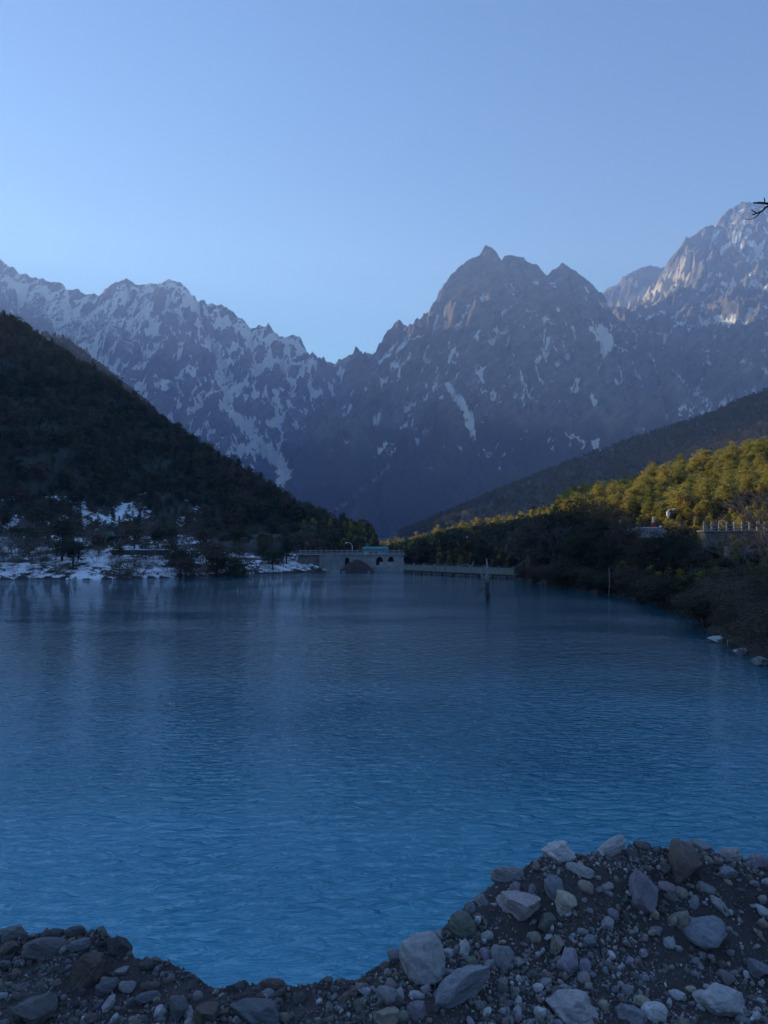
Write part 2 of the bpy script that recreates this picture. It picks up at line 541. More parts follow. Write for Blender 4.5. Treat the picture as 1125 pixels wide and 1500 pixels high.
# ================================================================== THE MOUNTAINS (3 to 7 km away)
A_, S_, B_, C_, D_ = 0, 1, 2, 3, 4
def sky_line(pts, y0, y1):
    x0, x1 = pts[0][0], pts[-1][0]
    return [(p[0], p[1], y0 + (y1 - y0) * (p[0] - x0) / (x1 - x0)) for p in pts]

RIDGES = [
    # left snowy range, its skyline and the part that goes on beyond the frame
    (A_, [(-1500, 520, 4300), (-1000, 470, 4700), (-600, 430, 5000), (-350, 395, 5200), (-160, 365, 5300), (-60, 362, 5300), (0, 380, 5300)]),
    (A_, sky_line([(0, 380), (14, 386), (30, 398), (48, 403), (62, 405), (70, 413), (85, 414), (100, 421), (120, 428), (142, 433), (152, 426), (160, 418), (172, 409), (184, 408),
                   (196, 413), (206, 418), (218, 412), (232, 412), (246, 406), (256, 409), (266, 416), (275, 421), (284, 435), (292, 441), (305, 443), (330, 450), (342, 460), (352, 466), (366, 478), (376, 481),
                   (382, 476), (388, 479), (393, 475), (399, 485), (405, 489), (425, 491), (438, 495), (446, 505), (453, 517), (461, 529), (480, 545)], 5300, 4700)),
    (A_, [(246, 406, 5000), (262, 450, 4850), (285, 500, 4650), (318, 555, 4400), (350, 620, 4100), (385, 690, 3750), (412, 735, 3450)]),
    (A_, [(178, 408, 5100), (190, 455, 4950), (182, 500, 4750), (205, 560, 4450), (250, 625, 4100), (310, 690, 3750), (360, 745, 3400)]),
    (A_, [(75, 412, 5250), (95, 470, 5000), (110, 530, 4700), (150, 600, 4300), (200, 670, 3800)]),
    (A_, [(392, 476, 4850), (365, 520, 4720), (352, 545, 4650)]),
    (A_, [(430, 493, 4780), (410, 545, 4650), (385, 560, 4550), (395, 610, 4400), (440, 660, 4100), (455, 715, 3700)]),
    (A_, [(-160, 365, 5300), (-120, 410, 4800), (-60, 500, 4300), (0, 600, 3700)]),
    (A_, [(-600, 430, 5000), (-500, 500, 4200), (-400, 590, 3300)]),
    (A_, [(-350, 395, 5200), (-300, 375, 4100), (-230, 330, 3200), (-170, 315, 2500), (-110, 350, 2100), (-60, 480, 1800), (-10, 620, 1600)]),  # added spur, unseen, keeps the sun off the slope behind the right bank
    # saddle at the head of the valley
    (S_, [(440, 540, 5700), (465, 533, 5900), (490, 530, 6000), (505, 523, 6000), (522, 520, 6000), (540, 517, 6000), (556, 519, 5950), (575, 523, 5900), (600, 520, 5800)]),
    (S_, [(522, 520, 6000), (505, 560, 5500), (520, 610, 5000), (500, 660, 4400), (470, 715, 3800)]),
    # main peak in the middle
    (B_, sky_line([(576, 521), (580, 506), (590, 497), (598, 489), (601, 475), (610, 470), (625, 461), (636, 447), (643, 437), (650, 427), (653, 412), (660, 402), (672, 393), (682, 384), (695, 374), (704, 369),
                   (711, 361), (716, 360), (722, 367), (732, 383), (738, 374), (748, 370), (760, 373), (770, 376), (780, 384), (790, 393), (801, 403), (808, 394), (818, 388), (828, 387), (840, 393), (852, 402),
                   (864, 409), (872, 418), (880, 431), (890, 447), (905, 470)], 4300, 4950), 1.22),
    (B_, [(576, 521, 4300), (566, 560, 4100), (548, 620, 3750), (520, 685, 3350), (480, 750, 2800)]),
    (B_, [(650, 427, 4480), (640, 480, 4250), (652, 535, 4000), (628, 600, 3650), (575, 680, 3150), (500, 765, 2600)]),
    (B_, [(716, 360, 4600), (712, 420, 4420), (735, 490, 4150), (722, 560, 3850), (765, 640, 3400), (745, 715, 2950), (720, 765, 2600)]),
    (B_, [(752, 371, 4650), (785, 440, 4420), (800, 510, 4150), (825, 580, 3800), (850, 650, 3350)]),
    (B_, [(828, 387, 4800), (848, 450, 4600), (885, 510, 4350), (925, 580, 3950), (950, 650, 3400)]),
    (B_, [(680, 386, 4540), (682, 450, 4350), (690, 520, 4080), (668, 570, 3850)]),
    # right peak, and the shoulder behind the gap
    (D_, [(860, 452, 6900), (885, 424, 6900), (905, 409, 6900), (928, 393, 6900), (948, 388, 6900), (968, 388, 6900), (1000, 396, 6900), (1060, 420, 6900)]),
    (C_, [(905, 450, 5200), (940, 452, 5350), (965, 440, 5550), (985, 390, 5800), (992, 374, 5850), (1000, 354, 5850), (1014, 342, 5850), (1030, 333, 5850), (1045, 328, 5850), (1054, 318, 5850), (1064, 311, 5850),
          (1075, 302, 5850), (1086, 296, 5850), (1098, 294, 5850), (1110, 297, 5850), (1125, 301, 5850), (1160, 322, 5800), (1230, 345, 5700), (1330, 380, 5600), (1500, 380, 5600), (1800, 420, 5500)]),
    (C_, [(1086, 296, 5850), (1062, 365, 5600), (1010, 412, 5300), (985, 447, 5050), (975, 500, 4750), (1000, 570, 4300), (1040, 640, 3700)]),
    (C_, [(1125, 301, 5850), (1120, 400, 5350), (1090, 480, 4900), (1110, 560, 4300), (1130, 620, 3600)]),
    (C_, [(1230, 345, 5700), (1210, 450, 5000), (1190, 540, 4200), (1200, 620, 3400)]),
    (C_, [(905, 450, 5200), (915, 490, 4900), (920, 540, 4550)]),
    (C_, [(1500, 380, 5600), (1450, 520, 4400), (1400, 640, 3200)]),
]
RIDGES = [(g, [(p[0], p[1], p[2] * 1.18) for p in pts]) if g == A_ else (g, pts, *m) for g, pts, *m in RIDGES]
SEG = segs(RIDGES)
_u_in = np.linspace(-0.56, 0.56, 700)
_u_l = -0.56 - np.geomspace(0.004, 0.9, 70)[::-1]
_u_r = 0.56 + np.geomspace(0.004, 0.5, 45)
U = np.concatenate([_u_l, _u_in, _u_r])
YY = np.concatenate([np.linspace(1500, 2600, 50)[:-1], np.linspace(2600, 6100, 440)[:-1], np.linspace(6100, 7600, 60)])
UU, YG = np.meshgrid(U, YY)
XG = UU * YG

def build_mountains():
    X, Y = XG, YG
    fall = lambda d: 0.72 * d + 150 * (1 - np.exp(-d / 300.0))
    _, d0, _, _ = ridge_max(X, Y, SEG, fall)
    w = np.clip(d0 / 450.0, 0, 1)
    wx = fbm(X / 420, Y / 420, 4, 30) * 110 * w
    wy = fbm(X / 420, Y / 420, 4, 40) * 110 * w
    h, d, t, g = ridge_max(X + wx, Y + wy, SEG, fall)
    k = np.clip(d / 260.0, 0, 1)
    tw = t + fbm(X / 160, Y / 160, 3, 50) * 45
    gg = g * 31.7
    rib = ridged(tw / 190 + gg, d / 900, 3, 60) * 0.5 + ridged(tw / 75 + gg, d / 420, 3, 64) * 0.35
    h = h + (rib - 0.85) * 185 * k
    h = h + (ridged(X / 520, Y / 520, 7, 70, 0.52) - 1.25) * 85 * k + fbm(X / 90, Y / 90, 5, 80, 0.62) * (10 + 14 * k)
    h = h + gnoise(tw / 26 + gg, d / 90, 85) * (4 + 6 * k)
    h = h + (ridged(X / 150, Y / 150, 4, 95, 0.55) - 0.75) * (19 + 8 * k)
    base = 6 + np.maximum(0, Y - 2000) * 0.03 + fbm(X / 300, Y / 300, 4, 90) * 15
    h = np.maximum(h, base)
    # snow, vegetation, scree
    gy, gx = np.gradient(h, axis=0), np.gradient(h, axis=1)
    dY = np.gradient(Y, axis=0); dX = np.gradient(X, axis=1)
    sl = np.hypot(gy / dY, gx / np.maximum(dX, 1e-3))
    def blur(a, n):
        c = a
        for _ in range(2):
            for ax in (0, 1):
                cs = np.cumsum(np.concatenate([np.repeat(np.take(c, [0], ax), n + 1, ax), c, np.repeat(np.take(c, [-1], ax), n, ax)], ax), ax)
                c = (np.take(cs, range(2 * n + 1, cs.shape[ax]), ax) - np.take(cs, range(0, cs.shape[ax] - 2 * n - 1), ax)) / (2 * n + 1)
        return c
    conc = np.clip((blur(h, 7) - h) / 22.0, -1.5, 1.5)
    conc2 = np.clip((blur(h, 2) - h) / 4.0, -1.5, 1.5)
    PX, PY = proj(X, Y, h)
    cov = np.choose(g, [0.98, 0.42, 0.38, 0.46, 0.22]).astype(float)
    cov = np.where(g == C_, cov + 0.28 * sstep(1010, 1080, PX) * sstep(450, 330, PY), cov)
    cov = np.where(g == B_, cov - 0.35 * sstep(480, 400, PY) + 0.10 * sstep(440, 520, PY) * sstep(640, 540, PY), cov)
    cov = np.where(g == A_, cov - 0.45 * sstep(560, 640, PY - (PX - 120) * 0.35) , cov)
    cov = np.where((g == C_) & (PX < 1015) & (PY < 455), 0.02, cov)
    streak = fbm(tw / 60 + gg, d / 260, 5, 120, 0.6)
    snow = cov + 0.16 * conc2 + 0.26 * conc + 0.22 * (0.95 - sl) + 0.40 * streak + 0.12 * fbm(X / 260, Y / 260, 4, 130)
    snow = snow + 0.42 * fbm(X / 75, Y / 75, 5, 135, 0.72) - 0.5 * sstep(520, 260, h)
    COUL = [
        ([(458, 530, 5), (430, 533, 7), (392, 530, 9), (360, 552, 12), (338, 575, 13), (330, 592, 11), (345, 612, 9), (372, 640, 11), (398, 665, 15), (418, 690, 17), (405, 713, 8)], 0.75),
        ([(305, 488, 6), (322, 515, 10), (332, 550, 12), (336, 585, 9)], 0.6),
        ([(395, 520, 7), (420, 545, 6), (432, 565, 5)], 0.5),
        ([(80, 440, 16), (130, 470, 22), (160, 480, 18), (200, 470, 14), (215, 440, 8)], 0.5),
        ([(30, 430, 14), (80, 470, 18), (140, 510, 16)], 0.45),
        ([(655, 562, 6), (668, 580, 9), (682, 600, 11), (690, 625, 7), (705, 650, 6), (722, 675, 7), (735, 690, 4)], 0.75),
        ([(690, 640, 4), (712, 655, 6), (735, 680, 4)], 0.45),
        ([(772, 452, 5), (795, 466, 8), (815, 476, 6)], 0.5),
        ([(866, 482, 7), (880, 485, 14), (890, 500, 12), (884, 520, 7)], 0.85),
        ([(905, 480, 8), (940, 487, 10), (975, 490, 7)], 0.45),
        ([(900, 535, 4), (915, 553, 7), (925, 565, 4)], 0.5),
        ([(985, 540, 4), (1010, 570, 5), (1040, 592, 6)], 0.6),
        ([(1075, 520, 5), (1100, 535, 7), (1125, 545, 8)], 0.6),
        ([(762, 540, 3), (768, 570, 4), (766, 600, 3)], 0.5),
        ([(1105, 412, 7), (1125, 425, 10)], 0.6),
        ([(1085, 345, 14), (1110, 370, 18), (1125, 390, 14)], 0.35),
        ([(520, 525, 7), (545, 545, 8), (565, 552, 6)], 0.35),
    ]
    nz = fbm(X / 45, Y / 45, 4, 140, 0.65) * 0.5
    for pts, k2 in COUL:
        dd = px_poly_dist(PX, PY, pts)
        fit = sstep(1.25, 0.45, dd + nz)
        snow = np.maximum(snow, snow * (1 - fit) + fit * (k2 + 0.12 * nz))
    lim = sstep(705, 640, PY + 18 * fbm(X / 130, Y / 130, 3, 150)) 
    snow = np.where(PX > 470, snow * (0.25 + 0.75 * lim), snow)
    veg = sstep(720, 330, h + 120 * fbm(X / 200, Y / 200, 4, 160))
    scree_and_sun = np.zeros_like(h)
    for pts, k2 in (([(885, 446, 6), (930, 440, 14), (965, 428, 18), (1000, 400, 14), (1010, 370, 8)], 0.8),  # scree of the right peak, widened and bright so it looks sunlit
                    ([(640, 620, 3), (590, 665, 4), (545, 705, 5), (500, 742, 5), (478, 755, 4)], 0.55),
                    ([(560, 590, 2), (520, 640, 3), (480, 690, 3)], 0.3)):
        scree_and_sun = np.maximum(scree_and_sun, k2 * sstep(1.3, 0.4, px_poly_dist(PX, PY, pts) + nz))
    nr, nc = h.shape
    V = np.stack([X, Y, h], -1).reshape(-1, 3)
    idx = np.arange(nr * nc).reshape(nr, nc)
    Q = np.stack([idx[:-1, :-1], idx[:-1, 1:], idx[1:, 1:], idx[1:, :-1]], -1)
    gq = g[:-1, :-1]
    lab = {A_: 'jagged snow-streaked range on the left of the valley', S_: 'low saddle at the head of the valley between the two ranges',
           B_: 'dark pointed rocky peak in the middle of the picture', C_: 'tall snow-dusted peak on the right with a sunlit shoulder', D_: 'distant grey shoulder behind the gap right of the middle peak'}
    for gi in (A_, S_, B_, C_, D_):
        q = Q[gq == gi]
        if not len(q): continue
        used, inv = np.unique(q, return_inverse=True)
        me = mesh_np('mountain', V[used], inv.reshape(q.shape),
                     attrs={'snow': snow.ravel()[used], 'veg': veg.ravel()[used], 'scree_and_sun': scree_and_sun.ravel()[used]})
        o = link('mountain', me, M['mountain'])
        tag(o, lab[gi], 'mountain', kind='structure')
build_mountains()

# ================================================================== THE LAKE SHORE, HILLS AND VALLEY FLOOR
SHORE_L = [(-30, -8), (-70, 15), (-105, 45), (-112, 80), (-85, 106)] + [onwater(px, py) for px, py in
           ((-60, 852), (0, 849), (60, 848), (130, 849), (210, 847), (290, 845), (330, 842), (390, 840.5), (440, 839), (480, 837), (520, 836.5))]
SHORE_R = [onwater(px, py) for px, py in ((520, 836.5), (590, 836), (630, 838), (690, 842), (740, 846), (780, 853), (820, 861), (870, 868), (920, 877), (965, 887), (1005, 899), (1035, 925), (1065, 947), (1100, 964), (1140, 985))] + [(14.5, 22), (13, 14), (10, 6), (8, -8)]
SHORE = SHORE_L + SHORE_R[1:]

def seg2(pts, closed=False):
    pts = [p if len(p) == 3 else (p[0], p[1], 0.0) for p in pts]
    if closed: pts = pts + [pts[0]]
    out = []; t = 0
    for a, b in zip(pts[:-1], pts[1:]):
        L_ = math.hypot(b[0] - a[0], b[1] - a[1])
        out.append((a[0], a[1], a[2], b[0], b[1], b[2], t, L_, 0)); t += L_
    return out
SHORE_S = seg2(SHORE, True)

def inside(X, Y, P):
    r = np.zeros(X.shape, bool)
    for (ax, ay), (bx, by) in zip(P, P[1:] + P[:1]):
        c = ((ay > Y) != (by > Y))
        with np.errstate(divide='ignore', invalid='ignore'):
            xx = (bx - ax) * (Y - ay) / (by - ay if by != ay else 1e-9) + ax
        r ^= c & (X < xx)
    return r

def low(p, dz):
    q = at(*p); return (q[0], q[1], max(q[2] - dz, 2.0))
RL = [low(p, 3.5) for p in ((522, 800, 205), (500, 786, 210), (470, 766, 220), (430, 742, 232), (400, 722, 245), (350, 690, 262), (300, 656, 278), (250, 620, 290), (200, 584, 300), (150, 552, 308), (100, 520, 316), (50, 482, 326), (0, 456, 335))] \
     + [(-205, 345, 108), (-260, 345, 112), (-330, 310, 130), (-400, 230, 143), (-430, 120, 142), (-430, 0, 146), (-400, -150, 140), (-250, -300, 120)]  # unseen crest beyond the frame, heights shaped to shade lake and near bank
RR = [low(p, 4.0) for p in ((556, 800, 440), (580, 792, 430), (610, 786, 420), (640, 776, 400), (680, 768, 375), (720, 762, 345), (760, 756, 305), (800, 748, 270), (840, 727, 240), (900, 704, 215), (960, 690, 195), (1040, 668, 175), (1090, 652, 156), (1130, 640, 152))] \
     + [(95, 150, 34), (120, 120, 42), (140, 60, 46), (130, -20, 44), (100, -120, 40)]
RM = [at(*p) for p in ((520, 800, 900), (600, 792, 950), (660, 766, 1020), (700, 742, 1080), (760, 712, 1140), (850, 673, 1200), (950, 638, 1250), (1050, 606, 1290), (1125, 579, 1310), (1300, 500, 1330), (1600, 420, 1300))]
RK = [at(*p) for p in ((0, 540, 1100), (25, 500, 1120), (40, 489, 1130), (70, 487, 1150), (95, 494, 1170), (115, 508, 1190), (140, 535, 1220), (160, 570, 1240), (185, 640, 1260))]
RL_S, RR_S, RM_S, RK_S = seg2(RL), seg2(RR), seg2(RM), seg2(RK)

CRX = [556, 580, 610, 640, 680, 720, 760, 800, 840]
CRY = [799, 792, 786, 776, 768, 762, 756, 748, 727]
def H(X, Y, parts=False):
    """height of the natural ground round the lake"""
    X = np.asarray(X, float); Y = np.asarray(Y, float)
    ds, _, _, _ = near_poly(X, Y, SHORE_S)
    ins = inside(X, Y, SHORE)
    ds = ds + fbm(X / 9, Y / 9, 4, 200) * 0.8
    ds = np.maximum(ds, 0.0)
    bank = 3.2 * (1 - np.exp(-ds / 7.0)) + 0.012 * ds
    dl, zl, sl_, _ = near_poly(X, Y, RL_S)
    dr, zr, sr_, _ = near_poly(X, Y, RR_S)
    # left hill: lake side is left of travel (travel goes away to the left, then round the lake)
    tl = ds / (ds + dl + 1e-6)
    hl = np.where(sl_ > 0, zl * tl ** 1.25, zl - 0.42 * dl)
    tr = ds / (ds + dr + 1e-6)
    hr = np.where(sr_ < 0, zr * tr ** 0.9, zr - 0.35 * dr)
    hm, _, _, _ = ridge_max(X, Y, RM_S, lambda d: 0.42 * d)
    hk, _, _, _ = ridge_max(X, Y, RK_S, lambda d: 0.8 * d)
    hk = hk - 5
    z = np.maximum.reduce([bank, hl, hr, hm, hk])
    rough = np.clip(ds / 12, 0, 1)
    z = z + fbm(X / 26, Y / 26, 5, 210) * 1.5 * rough + fbm(X / 4, Y / 4, 4, 220) * 0.18 * np.clip(ds / 2, 0, 1)
    px = 562.5 + F * X / np.maximum(Y, 1.0)         # the low hill behind the dam keeps below its own skyline
    cap = CAMZ + (800 - np.interp(px, CRX, CRY)) / F * Y - 4.2
    wcap = sstep(540, 556, px) * sstep(845, 800, px) * (Y > 140) * sstep(620, 500, Y)
    z = np.where(wcap > 0, z + wcap * (np.minimum(z, np.maximum(cap, 1.5)) - z), z)
    z = np.where(ins, -0.25 - np.minimum(ds * 0.3, 3.5), np.maximum(z, 0.06 + 0.02 * ds * (ds < 5)))
    if parts:
        which = np.argmax(np.stack([bank, hl, hr, hm, hk]), 0)
        return z, ds, which, ins
    return z

def Hs(x, y):
    return float(H(np.array([x]), np.array([y]))[0])

def build_ground():
    u = np.concatenate([-0.58 - np.geomspace(0.01, 2.2, 60)[::-1], np.linspace(-0.58, 0.58, 360), 0.58 + np.geomspace(0.01, 2.2, 60)])
    y = np.concatenate([np.linspace(9, 30, 30)[:-1], np.geomspace(30, 400, 230)[:-1], np.geomspace(400, 1650, 110)])
    UG, Yg = np.meshgrid(u, y)
    Xg = UG * Yg
    z, ds, which, ins = H(Xg, Yg, True)
    # canopy relief on the slopes that are too far away for single trees
    far = sstep(450, 650, Yg) * (which >= 3)
    z = z + far * (np.abs(fbm(Xg / 7, Yg / 7, 3, 230)) * 7)
    PX, PY = proj(Xg, Yg, z)
    n1 = fbm(Xg / 11, Yg / 11, 4, 240)
    s = 0.54 * sstep(345, 265, PX) * sstep(705, 765, PY + 14 * n1)
    s = np.maximum(s, 0.50 * sstep(500, 420, PX) * sstep(800, 815, PY))
    s = np.maximum(s, 0.47 * sstep(0.5, 1.2, ds) * sstep(7, 3.5, ds) * sstep(480, 330, PX) * (Yg > 60))
    s = np.where((PX > 520) | ins, 0, s) + 0.28 * n1 * (s > 0.05)
    s = np.maximum(s, 0.36 * (which == 4))
    forest = np.where(which >= 1, sstep(8, 30, ds), 0) * (1 - sstep(0.2, 0.5, s))
    V = np.stack([Xg, Yg, z], -1).reshape(-1, 3)
    nr, nc = z.shape
    idx = np.arange(nr * nc).reshape(nr, nc)
    Q = np.stack([idx[:-1, :-1], idx[:-1, 1:], idx[1:, 1:], idx[1:, :-1]], -1)
    wq = which[:-1, :-1]
    side = np.where(ins[:-1, :-1] | (wq == 0), 0, wq)
    names = {0: ('ground', None), 1: ('hill', 'dark wooded hill falling steeply to the lake from the left'), 2: ('hill', 'low wooded hill rising on the right bank'),
             3: ('hill', 'blue hazy wooded slope behind the right bank'), 4: ('hill', 'small snow-dusted wooded knoll behind the left hill')}
    for gi, (nm, lb) in names.items():
        q = Q[side == gi]
        if not len(q): continue
        used, inv = np.unique(q, return_inverse=True)
        me = mesh_np(nm, V[used], inv.reshape(q.shape), attrs={'snow': s.ravel()[used], 'forest': forest.ravel()[used]})
        o = link(nm, me, M['ground'])
        tag(o, lb or 'lake shore and valley floor', 'hill' if lb else 'ground', kind='structure')
    # the land behind and beside the viewer
    xs = np.linspace(-900, 900, 120); ys = np.linspace(-900, 12, 70)
    Xg, Yg = np.meshgrid(xs, ys)
    z = H(Xg, Yg)
    near = sstep(60, 25, np.hypot(Xg, Yg))
    z = z - near * 6
    V = np.stack([Xg, Yg, z - 0.15], -1).reshape(-1, 3)
    nr, nc = z.shape
    idx = np.arange(nr * nc).reshape(nr, nc)
    Q = np.stack([idx[:-1, :-1], idx[:-1, 1:], idx[1:, 1:], idx[1:, :-1]], -1).reshape(-1, 4)
    o = link('ground', mesh_np('ground', V, Q, attrs={'snow': np.zeros(len(V)), 'forest': np.ones(len(V))}), M['ground'])
    tag(o, 'land behind the viewer', 'ground', kind='structure')
build_ground()

# --- water sheet
wv = [(-160, -12, 0), (120, -12, 0), (120, 172, 0), (-160, 172, 0)]
wm = bpy.data.meshes.new('lake'); wm.from_pydata(wv, [], [(0, 1, 2, 3)]); wm.update()
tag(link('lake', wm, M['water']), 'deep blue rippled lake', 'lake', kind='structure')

# ================================================================== NEAR BANK OF GRAVEL
CR = [(-30, -6, 2.6), (-14, 1.5, 3.3), (-6, 3.0, 3.45), (-2.6, 3.1, 3.47)]
RISE = [0.1, 0.1, 0.1, 0.1]
for px, py, Y, r in ((0, 1366, 3.05, .1), (60, 1368, 3.05, .1), (150, 1370, 3.0, .1), (188, 1394, 2.95, .08), (250, 1413, 2.9, .06), (310, 1442, 2.82, .02), (370, 1450, 2.78, 0), (450, 1452, 2.78, 0),
                     (530, 1430, 2.85, .03), (600, 1388, 2.98, .08), (660, 1352, 3.1, .14), (700, 1314, 3.2, .2), (735, 1290, 3.28, .24), (800, 1264, 3.36, .27), (860, 1256, 3.42, .28), (940, 1242, 3.5, .3),
                     (1020, 1249, 3.52, .3), (1125, 1262, 3.55, .3), (1300, 1275, 3.7, .3)):
    CR.append(at(px, py, Y)); RISE.append(r)
CR += [(3.6, 4.5, 3.5), (6, 6.0, 3.2), (11, 9.5, 2.4), (18, 14, 1.2)]
RISE += [.25, .1, .05, .0]
CR_S = seg2(CR)
_ct = np.concatenate([[0], np.cumsum([s[7] for s in CR_S])])

def bank(X, Y):
    X = np.asarray(X, float); Y = np.asarray(Y, float)
    wob = fbm(X * 3.1, Y * 3.1, 3, 300) * 0.035
    d, zc, side, t = near_poly(X, Y + wob, CR_S)
    rise = np.interp(t, _ct, RISE)
    s = d * side
    inner = zc - rise * sstep(0.0, 0.62, -s) - np.minimum(np.maximum(-s - 0.5, 0) * 0.015, 0.1)
    outer = zc - 0.95 * s - 0.35 * sstep(0, 0.25, s) * 0.5
    z = np.where(s > 0, outer, inner)
    z = z + fbm(X * 2.6, Y * 2.6, 4, 310, 0.55) * 0.022 + np.abs(gnoise(X * 9, Y * 9, 320)) * 0.014 + fbm(X * 28, Y * 28, 2, 330) * 0.005
    return z

def build_bank():
    x = np.concatenate([-2.2 - np.geomspace(0.02, 30, 60)[::-1], np.linspace(-2.2, 2.6, 330), 2.6 + np.geomspace(0.02, 16, 60)])
    y = np.concatenate([1.6 - np.geomspace(0.02, 22, 50)[::-1], np.linspace(1.6, 4.6, 210), 4.6 + np.geomspace(0.02, 9, 50)])
    X, Y = np.meshgrid(x, y)
    z = np.maximum(bank(X, Y), -1.5)
    V = np.stack([X, Y, z], -1).reshape(-1, 3)
    nr, nc = z.shape
    idx = np.arange(nr * nc).reshape(nr, nc)
    Q = np.stack([idx[:-1, :-1], idx[:-1, 1:], idx[1:, 1:], idx[1:, :-1]], -1).reshape(-1, 4)
    tag(link('shore_bank', mesh_np('shore_bank', V, Q), M['bank']), 'dark gravelly bank in the foreground', 'bank', kind='structure')
build_bank()

# ------------------------------------------------------------------ stones
def ico(sub):
    t = (1 + 5 ** .5) / 2
    v = [(-1, t, 0), (1, t, 0), (-1, -t, 0), (1, -t, 0), (0, -1, t), (0, 1, t), (0, -1, -t), (0, 1, -t), (t, 0, -1), (t, 0, 1), (-t, 0, -1), (-t, 0, 1)]
    v = [tuple(np.array(p) / np.linalg.norm(p)) for p in v]
    f = [(0, 11, 5), (0, 5, 1), (0, 1, 7), (0, 7, 10), (0, 10, 11), (1, 5, 9), (5, 11, 4), (11, 10, 2), (10, 7, 6), (7, 1, 8), (3, 9, 4), (3, 4, 2), (3, 2, 6), (3, 6, 8), (3, 8, 9), (4, 9, 5), (2, 4, 11), (6, 2, 10), (8, 6, 7), (9, 8, 1)]
    for _ in range(sub):
        c = {}; nf = []
        def mid(a, b):
            k = (min(a, b), max(a, b))
            if k not in c:
                m = (np.array(v[a]) + np.array(v[b])); m /= np.linalg.norm(m); v.append(tuple(m)); c[k] = len(v) - 1
            return c[k]
        for a, b, d in f:
            x, y, z = mid(a, b), mid(b, d), mid(d, a)
            nf += [(a, x, z), (b, y, x), (d, z, y), (x, y, z)]
        f = nf
    return np.array(v), np.array(f)
ICO = {k: ico(k) for k in (0, 1, 2, 3, 4)}

def rock_mesh(name, sub, seed, angular):
    r = np.random.default_rng(seed)
    v, f = ICO[sub]
    p = v.copy()
    # flat faces cut by planes (angular stones) and rounding (worn stones)
    ex = r.uniform(0.62, 0.85)
    p = np.sign(p) * np.abs(p) ** ex
    q0 = np.linalg.qr(r.normal(size=(3, 3)))[0]
    p = p @ (q0 if angular > 0.5 else np.eye(3))
    p /= np.abs(p).max()
    for _ in range(8 if angular > 0.5 else 4):
        n = r.normal(size=3); n /= np.linalg.norm(n)
        c = r.uniform(0.5, 0.82) if angular > 0.5 else r.uniform(0.78, 0.95)
        dd = p @ n
        over = np.maximum(dd - c, 0)
        p = p - np.outer(over * (0.985 if angular > 0.5 else 0.8), n)
    o = r.uniform(0, 50, 3)
    q = p * 1.3 + o
    disp = (gnoise(q[:, 0] + q[:, 2] * .7, q[:, 1] - q[:, 2] * .6, 1) * 0.16 + gnoise(q[:, 0] * 2.3 + q[:, 2] * 1.9, q[:, 1] * 2.3 - q[:, 2] * 1.4, 2) * 0.07
            + gnoise(q[:, 0] * 6 + q[:, 2] * 4.1, q[:, 1] * 6 - q[:, 2] * 5, 3) * 0.04 - np.abs(gnoise(q[:, 0] * 3.1 - q[:, 2] * 2.7, q[:, 1] * 3.3 + q[:, 2] * 2.2, 5)) * 0.07)
    p = p * (1 + disp)[:, None]
    p = p / np.abs(p).max(0)
    return mesh_np(name, p, f, smooth=True)

ROCK_ROUND = [rock_mesh('stone', 4, 100 + i, 0.2) for i in range(8)]
ROCK_ANG = [rock_mesh('stone', 4, 200 + i, 0.9) for i in range(8)]
ROCK_SMALL = [rock_mesh('stone', 2, 300 + i, 0.2 + 0.7 * (i % 2)) for i in range(14)]
for me in ROCK_ROUND + ROCK_ANG + ROCK_SMALL: me.materials.append(M['stone'])

_ys = np.linspace(1.7, 6.0, 900)
def hit_bank(px, py):
    """first point where the ray of a pixel meets the bank"""
    pts = np.array([at(px, py, y) for y in (1.0, 2.0)])
    d = pts[1] - pts[0]
    P = pts[0] + np.outer(_ys - 1.0, d)
    below = P[:, 2] < bank(P[:, 0], P[:, 1])
    if not below.any(): return None
    return P[int(np.argmax(below))]

TONE = {
    'white': (0.72, 0.70, 0.68), 'pale': (0.55, 0.53, 0.52), 'grey': (0.36, 0.345, 0.34), 'dark': (0.20, 0.185, 0.18), 'blue': (0.34, 0.35, 0.38),
    'purple': (0.40, 0.35, 0.40), 'green': (0.22, 0.24, 0.19), 'tan': (0.48, 0.41, 0.32), 'cream': (0.62, 0.56, 0.42), 'brown': (0.28, 0.215, 0.18), 'pink': (0.48, 0.40, 0.39),
}
def stone(px, py, w, h, tone, kind='round', tilt=0.0, label=None, k=0, name='stone', cat='stone', group='stones bedded in the near bank', depth=None):
    b = hit_bank(px, min(py + 0.28 * h, 1510))
    if b is None: b = hit_bank(px, py + 0.6 * h)
    if b is None: return None
    dist = math.hypot(b[0], b[1], b[2] - CAMZ)
    kk = 1.06 if px > 560 else 0.92
    sw, sh = w * dist / F / 2 * kk, h * dist / F / 2 * kk
    me = (ROCK_ROUND if kind == 'round' else ROCK_ANG if kind == 'ang' else ROCK_SMALL)
    me = me[k % len(me)]
    o = link(name, me)
    sd_ = depth or (0.85 * min(sw, sh) + 0.15 * max(sw, sh))
    o.scale = (sw, sd_, sh)
    o.rotation_euler = (-0.35 + random.uniform(-.12, .12), math.radians(-tilt), random.uniform(-0.15, 0.15) + math.atan2(-b[0], b[1]))
    up = (0.42 if max(w, h) >= 24 else 0.22) * sh
    o.location = (b[0], b[1] + 0.25 * sd_, b[2] + up)
    c = np.array(TONE[tone]) * random.uniform(0.72, 0.98) * (0.68 if px < 560 else 1.0)     # stones on the left bank are darker
    o.color = (*[float(min(x, .75)) for x in c], 1)
    tag(o, label, cat, group)
    return o

